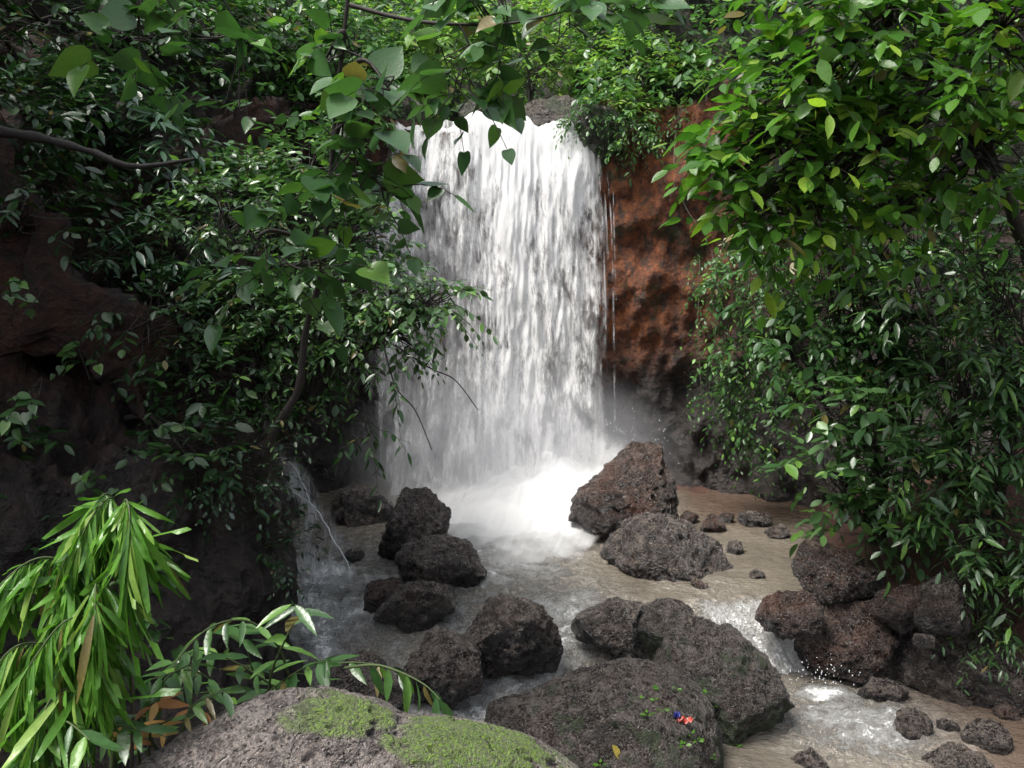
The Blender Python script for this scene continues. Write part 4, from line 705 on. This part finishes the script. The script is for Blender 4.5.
# hanging roots and vines on the cliff
for k, (pp, lb) in enumerate([([(676, 130, 11.2), (674, 160, 10.9), (676, 175, 10.85), (672, 195, 10.85)], 'short pale root dangling at the cliff rim'), ([(706, 100, 9.5), (712, 80, 9.4), (730, 68, 9.3), (760, 70, 9.2)], 'thin pale vine arching between the rim and the bright tree'),
                          ([(680, 195, 10.6), (690, 215, 10.6), (704, 232, 10.5)], 'fine slanting root on the orange cliff face'), ([(700, 260, 10.2), (698, 330, 10.2), (702, 400, 10.2)], 'long vertical root on the cliff beside the creepers'), ([(712, 250, 10.1), (716, 320, 10.1), (709, 390, 10.1)], 'wavy hanging root next to the long vertical root'),
                          ([(380, 330, 6.8), (395, 385, 6.8), (415, 410, 6.7), (432, 450, 6.6)], 'thin drooping twig before the lower left of the fall'), ([(395, 345, 6.8), (430, 368, 6.8), (455, 380, 6.8), (478, 410, 6.8)], 'dark dead twig crossing in front of the waterfall')]):
    a = P(*pp[0]); mb = MB(); mb.tube(smooth_line([P(*q) for q in pp], 24) - a, [0.007, 0.004], 5)
    o = mb.build('hanging_root', M['bark_pale' if k < 5 else 'bark']); o.location = a; tag(o, lb, 'root' if k < 5 else 'twig')

# ------------------------------------------------------------------ foreground: palm, shoots, details
def palm():
    rs = np.random.RandomState(19); b = P(110, 780, 3.1); root = empty('fishtail_palm', b, 'bright yellow-green young fishtail palm drooping in the lower left corner', 'palm')
    mb = MB(); mb.tube(smooth_line([P(112, 820, 3.1), P(116, 700, 3.1), P(122, 600, 3.1), P(118, 510, 3.1)], 20) - b, [0.016, 0.009], 8); mb.build('stem', M['stem_green'], root)
    for q in ([(95, 800, 3.05), (90, 700, 3.0), (100, 600, 3.0), (112, 540, 3.0)], [(40, 800, 2.9), (45, 720, 2.9), (35, 640, 2.9)], [(130, 800, 3.05), (133, 700, 3.0), (128, 600, 3.0), (124, 520, 3.0)]):
        m3 = MB(); m3.tube(smooth_line([P(*z) for z in q], 18) - b, [0.008, 0.004], 6); m3.build('cane', M['bark_pale'], root)
    fr = [[(120, 560, 3.1), (114, 500, 3.05), (90, 520, 2.95), (55, 600, 2.9)], [(118, 520, 3.1), (110, 495, 3.1), (95, 505, 3.0), (60, 570, 2.9)], [(120, 620, 3.1), (60, 560, 3.0), (10, 575, 2.9), (-30, 640, 2.85)],
          [(118, 530, 3.1), (125, 500, 3.0), (130, 520, 2.9), (128, 590, 2.85)], [(118, 650, 3.1), (90, 620, 2.9), (60, 625, 2.8), (20, 680, 2.7)], [(118, 620, 3.1), (100, 580, 2.95), (95, 600, 2.8), (100, 680, 2.75)],
          [(115, 700, 3.1), (60, 650, 2.9), (10, 650, 2.8), (-30, 720, 2.7)], [(118, 560, 3.1), (135, 540, 3.1), (150, 550, 3.05), (160, 562, 3.0)], [(118, 640, 3.1), (80, 570, 3.0), (70, 590, 2.9), (60, 690, 2.85)], [(116, 720, 3.0), (80, 690, 2.8), (50, 700, 2.7), (30, 760, 2.6)]]
    for k, f in enumerate(fr):
        L = smooth_line([P(*q) for q in f], 22); m2 = MB(); m2.tube(L - b, [0.005, 0.002], 5)
        rach = m2.build('frond', M['stem_green'], root)
        n = 125 if k != 7 else 16; idx = rs.uniform(2, 21, n); p = np.stack([np.interp(idx, np.arange(22), L[:, c]) for c in range(3)], 1)
        tg = np.gradient(L, axis=0); tn = norm(np.stack([np.interp(idx, np.arange(22), tg[:, c]) for c in range(3)], 1))
        sd = norm(np.cross(tn, [0, 0, 1.0])); sg = np.where(np.arange(n) % 2 == 0, 1, -1)[:, None]
        d = tn * 0.5 + sd * sg * 0.12 + np.array([0, -0.1, -0.9 if k != 7 else -0.1]) + rs.normal(size=(n, 3)) * 0.30
        nn_ = np.array([0.0, -0.55, 0.65]) + sd * sg * 0.4 + rs.normal(size=(n, 3)) * 0.4
        gv, gq = leaves_geo(p, d, nn_, rs.uniform(0.09, 0.30, n), 'wedge', rs, 0.3)
        mesh_np('leaflets', gv - b, gq, M['leaf_palm'], rach)
palm()
def shoot(name, label, path, n, size, mat, seed, kind='lance', side=0.8, droop=0.3, cat='plant'):
    rs = np.random.RandomState(seed); L = smooth_line([P(*q) for q in path], 30); b = L[0]; root = empty(name, b, label, cat); mb = MB(); mb.tube(L - b, [0.007, 0.002], 6); mb.build('stem', M['stem_green'], root)
    idx = np.linspace(6, 29, n); p = np.stack([np.interp(idx, np.arange(30), L[:, c]) for c in range(3)], 1); tg = np.gradient(L, axis=0); tn = norm(np.stack([np.interp(idx, np.arange(30), tg[:, c]) for c in range(3)], 1))
    sd = norm(np.cross(tn, [0, 0, 1.0])); sg = np.where(np.arange(n) % 2 == 0, 1, -1)[:, None]
    d = tn * 0.6 + sd * sg * side + np.array([0, 0, -droop]) + rs.normal(size=(n, 3)) * 0.18; nn_ = np.array([0, -0.3, 1.0]) + rs.normal(size=(n, 3)) * 0.35
    gv, gq = leaves_geo(p, d, nn_, size * rs.uniform(0.75, 1.2, n), kind, rs, 0.2); mesh_np('foliage', gv - b, gq, M[mat], root); return root
shoot('plant', 'arching shoot with pointed leaves, highest behind the mossy boulder', [(268, 735, 3.7), (270, 680, 3.65), (285, 640, 3.55), (300, 610, 3.5), (292, 604, 3.4)], 11, 0.16, 'leaf_left', 81)
shoot('plant', 'long shoot bowing right to left above the pale boulder', [(300, 720, 3.8), (280, 650, 3.7), (250, 622, 3.6), (215, 625, 3.5), (185, 650, 3.4), (160, 690, 3.3)], 18, 0.14, 'leaf_left', 82)
shoot('plant', 'low leafy shoot between the palm and the pale boulder', [(250, 730, 3.5), (220, 690, 3.4), (190, 670, 3.3), (150, 680, 3.2)], 16, 0.14, 'leaf_mid', 83)
shoot('plant', 'pointed-leaf shoot rising right of the arching one', [(310, 740, 3.9), (320, 690, 3.85), (335, 665, 3.8), (372, 664, 3.8), (400, 672, 3.75)], 9, 0.12, 'leaf_dark', 84)
shoot('plant', 'leaning sprig with green hanging leaves over the stream beside the mossy crest', [(345, 668, 3.5), (375, 665, 3.45), (400, 672, 3.4), (425, 685, 3.35), (440, 700, 3.3)], 10, 0.14, 'leaf_mid', 85, droop=1.0, side=0.4)
shoot('plant', 'short spiky sprig at the foot of the bright palm', [(180, 760, 3.0), (185, 720, 3.0), (200, 700, 3.0), (230, 690, 3.0)], 10, 0.12, 'leaf_left', 86)
shoot('plant', 'tangle of dark leaves in the very bottom left corner', [(10, 790, 2.7), (25, 740, 2.7), (60, 720, 2.7), (90, 740, 2.6)], 12, 0.12, 'leaf_mid', 87)
shoot('dry_plant', 'second withered brown sprig lying against the pale boulder', [(165, 760, 3.1), (150, 735, 3.05), (170, 720, 3.0), (205, 712, 3.0)], 9, 0.10, 'leaf_dry', 95)
shoot('plant', 'sprig of narrow green leaves pressed between palm and mossy boulder', [(150, 790, 3.3), (150, 720, 3.2), (165, 680, 3.2), (200, 660, 3.2)], 14, 0.14, 'leaf_mid', 96)
shoot('dry_plant', 'withered orange-brown leaves beside the palm foot', [(140, 770, 3.2), (138, 735, 3.15), (142, 712, 3.1), (160, 700, 3.05)], 12, 0.11, 'leaf_dry', 88, kind='lance')

shoot('plant', 'dense leafy shoot crossing in front of the dark mound, lowest of the shoots', [(330, 745, 3.9), (290, 700, 3.8), (240, 665, 3.7), (200, 650, 3.6), (170, 665, 3.5)], 20, 0.15, 'leaf_left', 91)
shoot('plant', 'upright shoot with broad pointed leaves behind the crest of the pale boulder', [(250, 740, 3.9), (255, 690, 3.85), (250, 660, 3.8), (240, 630, 3.75)], 14, 0.17, 'leaf_mid', 92)
shoot('plant', 'leafy shoot leaning right from behind the pale boulder', [(230, 740, 3.7), (260, 700, 3.7), (300, 670, 3.65), (330, 660, 3.6)], 16, 0.15, 'leaf_mid', 93)
shoot('plant', 'dark green sprig beneath the drooping palm fronds', [(60, 790, 2.9), (70, 750, 2.9), (100, 725, 2.85), (140, 730, 2.8)], 16, 0.14, 'leaf_left', 94)
# things on the biggest boulder: leaf, wrapper, seedlings  (dropped on its surface by ray cast)
bpy.context.view_layer.update(); dg = bpy.context.evaluated_depsgraph_get()
def hit(px, py):
    d = Vector(ray(px, py)).normalized(); ok, loc, nr, *_ = sc.ray_cast(dg, Vector(CAM), d); return np.array(loc), np.array(nr)
rs = np.random.RandomState(2)
loc, nr = hit(620, 750); gv, gq = leaves_geo(np.array([loc + nr * 0.012 + [-0.05, 0, 0.03]]), np.array([[0.5, -0.2, -0.6]]), np.array([nr]), np.array([0.13]), 'ellip', rs)
o = mesh_np('fallen_leaf', gv, gq, M['leaf_yellow']); recentre(o); tag(o, 'yellowed fallen leaf stuck to the front of the biggest boulder', 'leaf')
def wrapper():
    t = NT('red_foil'); v = t.n('ShaderNodeTexCoord').outputs['Object']; m_r = t.done(t.bsdf(Base_Color=t.mix(t.mapr(t.noise(v, 35, 3), 0.5, 0.6), (0.50, 0.05, 0.03), (0.60, 0.35, 0.30)), Roughness=0.3))
    t = NT('blue_foil'); m_b = t.done(t.bsdf(Base_Color=c4((0.04, 0.05, 0.28)), Roughness=0.3))
    loc, nr = hit(684, 722); n = 14; U, V = np.meshgrid(np.linspace(-1, 1, n), np.linspace(-1, 1, n), indexing='ij'); u = U.ravel(); v = V.ravel()
    p = np.stack([u * 0.048, v * 0.018 - 0.3 * 0, 0.012 * np.sin(u * 5 + v * 3) + 0.008 * np.cos(v * 7)], 1) + fbm(np.stack([u * 3, v * 3, 0 * u], 1), 3, 6)[:, None] * 0.02; p[:, 2] += 0.02
    o = mesh_np('wrapper', p, grid_quads(n, n), m_r); o.location = loc + [0, -0.02, 0.0]; tag(o, 'crumpled red and blue plastic wrapper on the mossy biggest boulder', 'litter')
    m = mesh_np('blue_corner', p * [0.4, 0.8, 1.2] + [-0.05, 0.01, 0.025], grid_quads(n, n), m_b, o)
wrapper()
spots = [(656, 703), (662, 712), (648, 716), (690, 735), (697, 742), (683, 746), (713, 757), (640, 700), (712, 705), (675, 690), (705, 695), (600, 765), (652, 690), (735, 745)]
grp = 'tiny seedlings on the mossy boulders'
for k, (x, y) in enumerate(spots):
    loc, nr = hit(x, y); T = 5; a = rs.uniform(0, 6.28, T); d = np.stack([np.cos(a), np.sin(a) * 0.7, np.full(T, 0.35)], 1); p = np.repeat(loc[None], T, 0) + nr * 0.012 + d * 0.012
    gv, gq = leaves_geo(p, d, np.repeat([[0, -0.3, 1.0]], T, 0) + rs.normal(size=(T, 3)) * 0.2, rs.uniform(0.025, 0.045, T), 'small', rs); o = mesh_np('seedling', gv, gq, M['leaf_bright']); recentre(o); tag(o, 'tiny bright green seedling sprouting on the biggest boulder', 'seedling', None, grp)
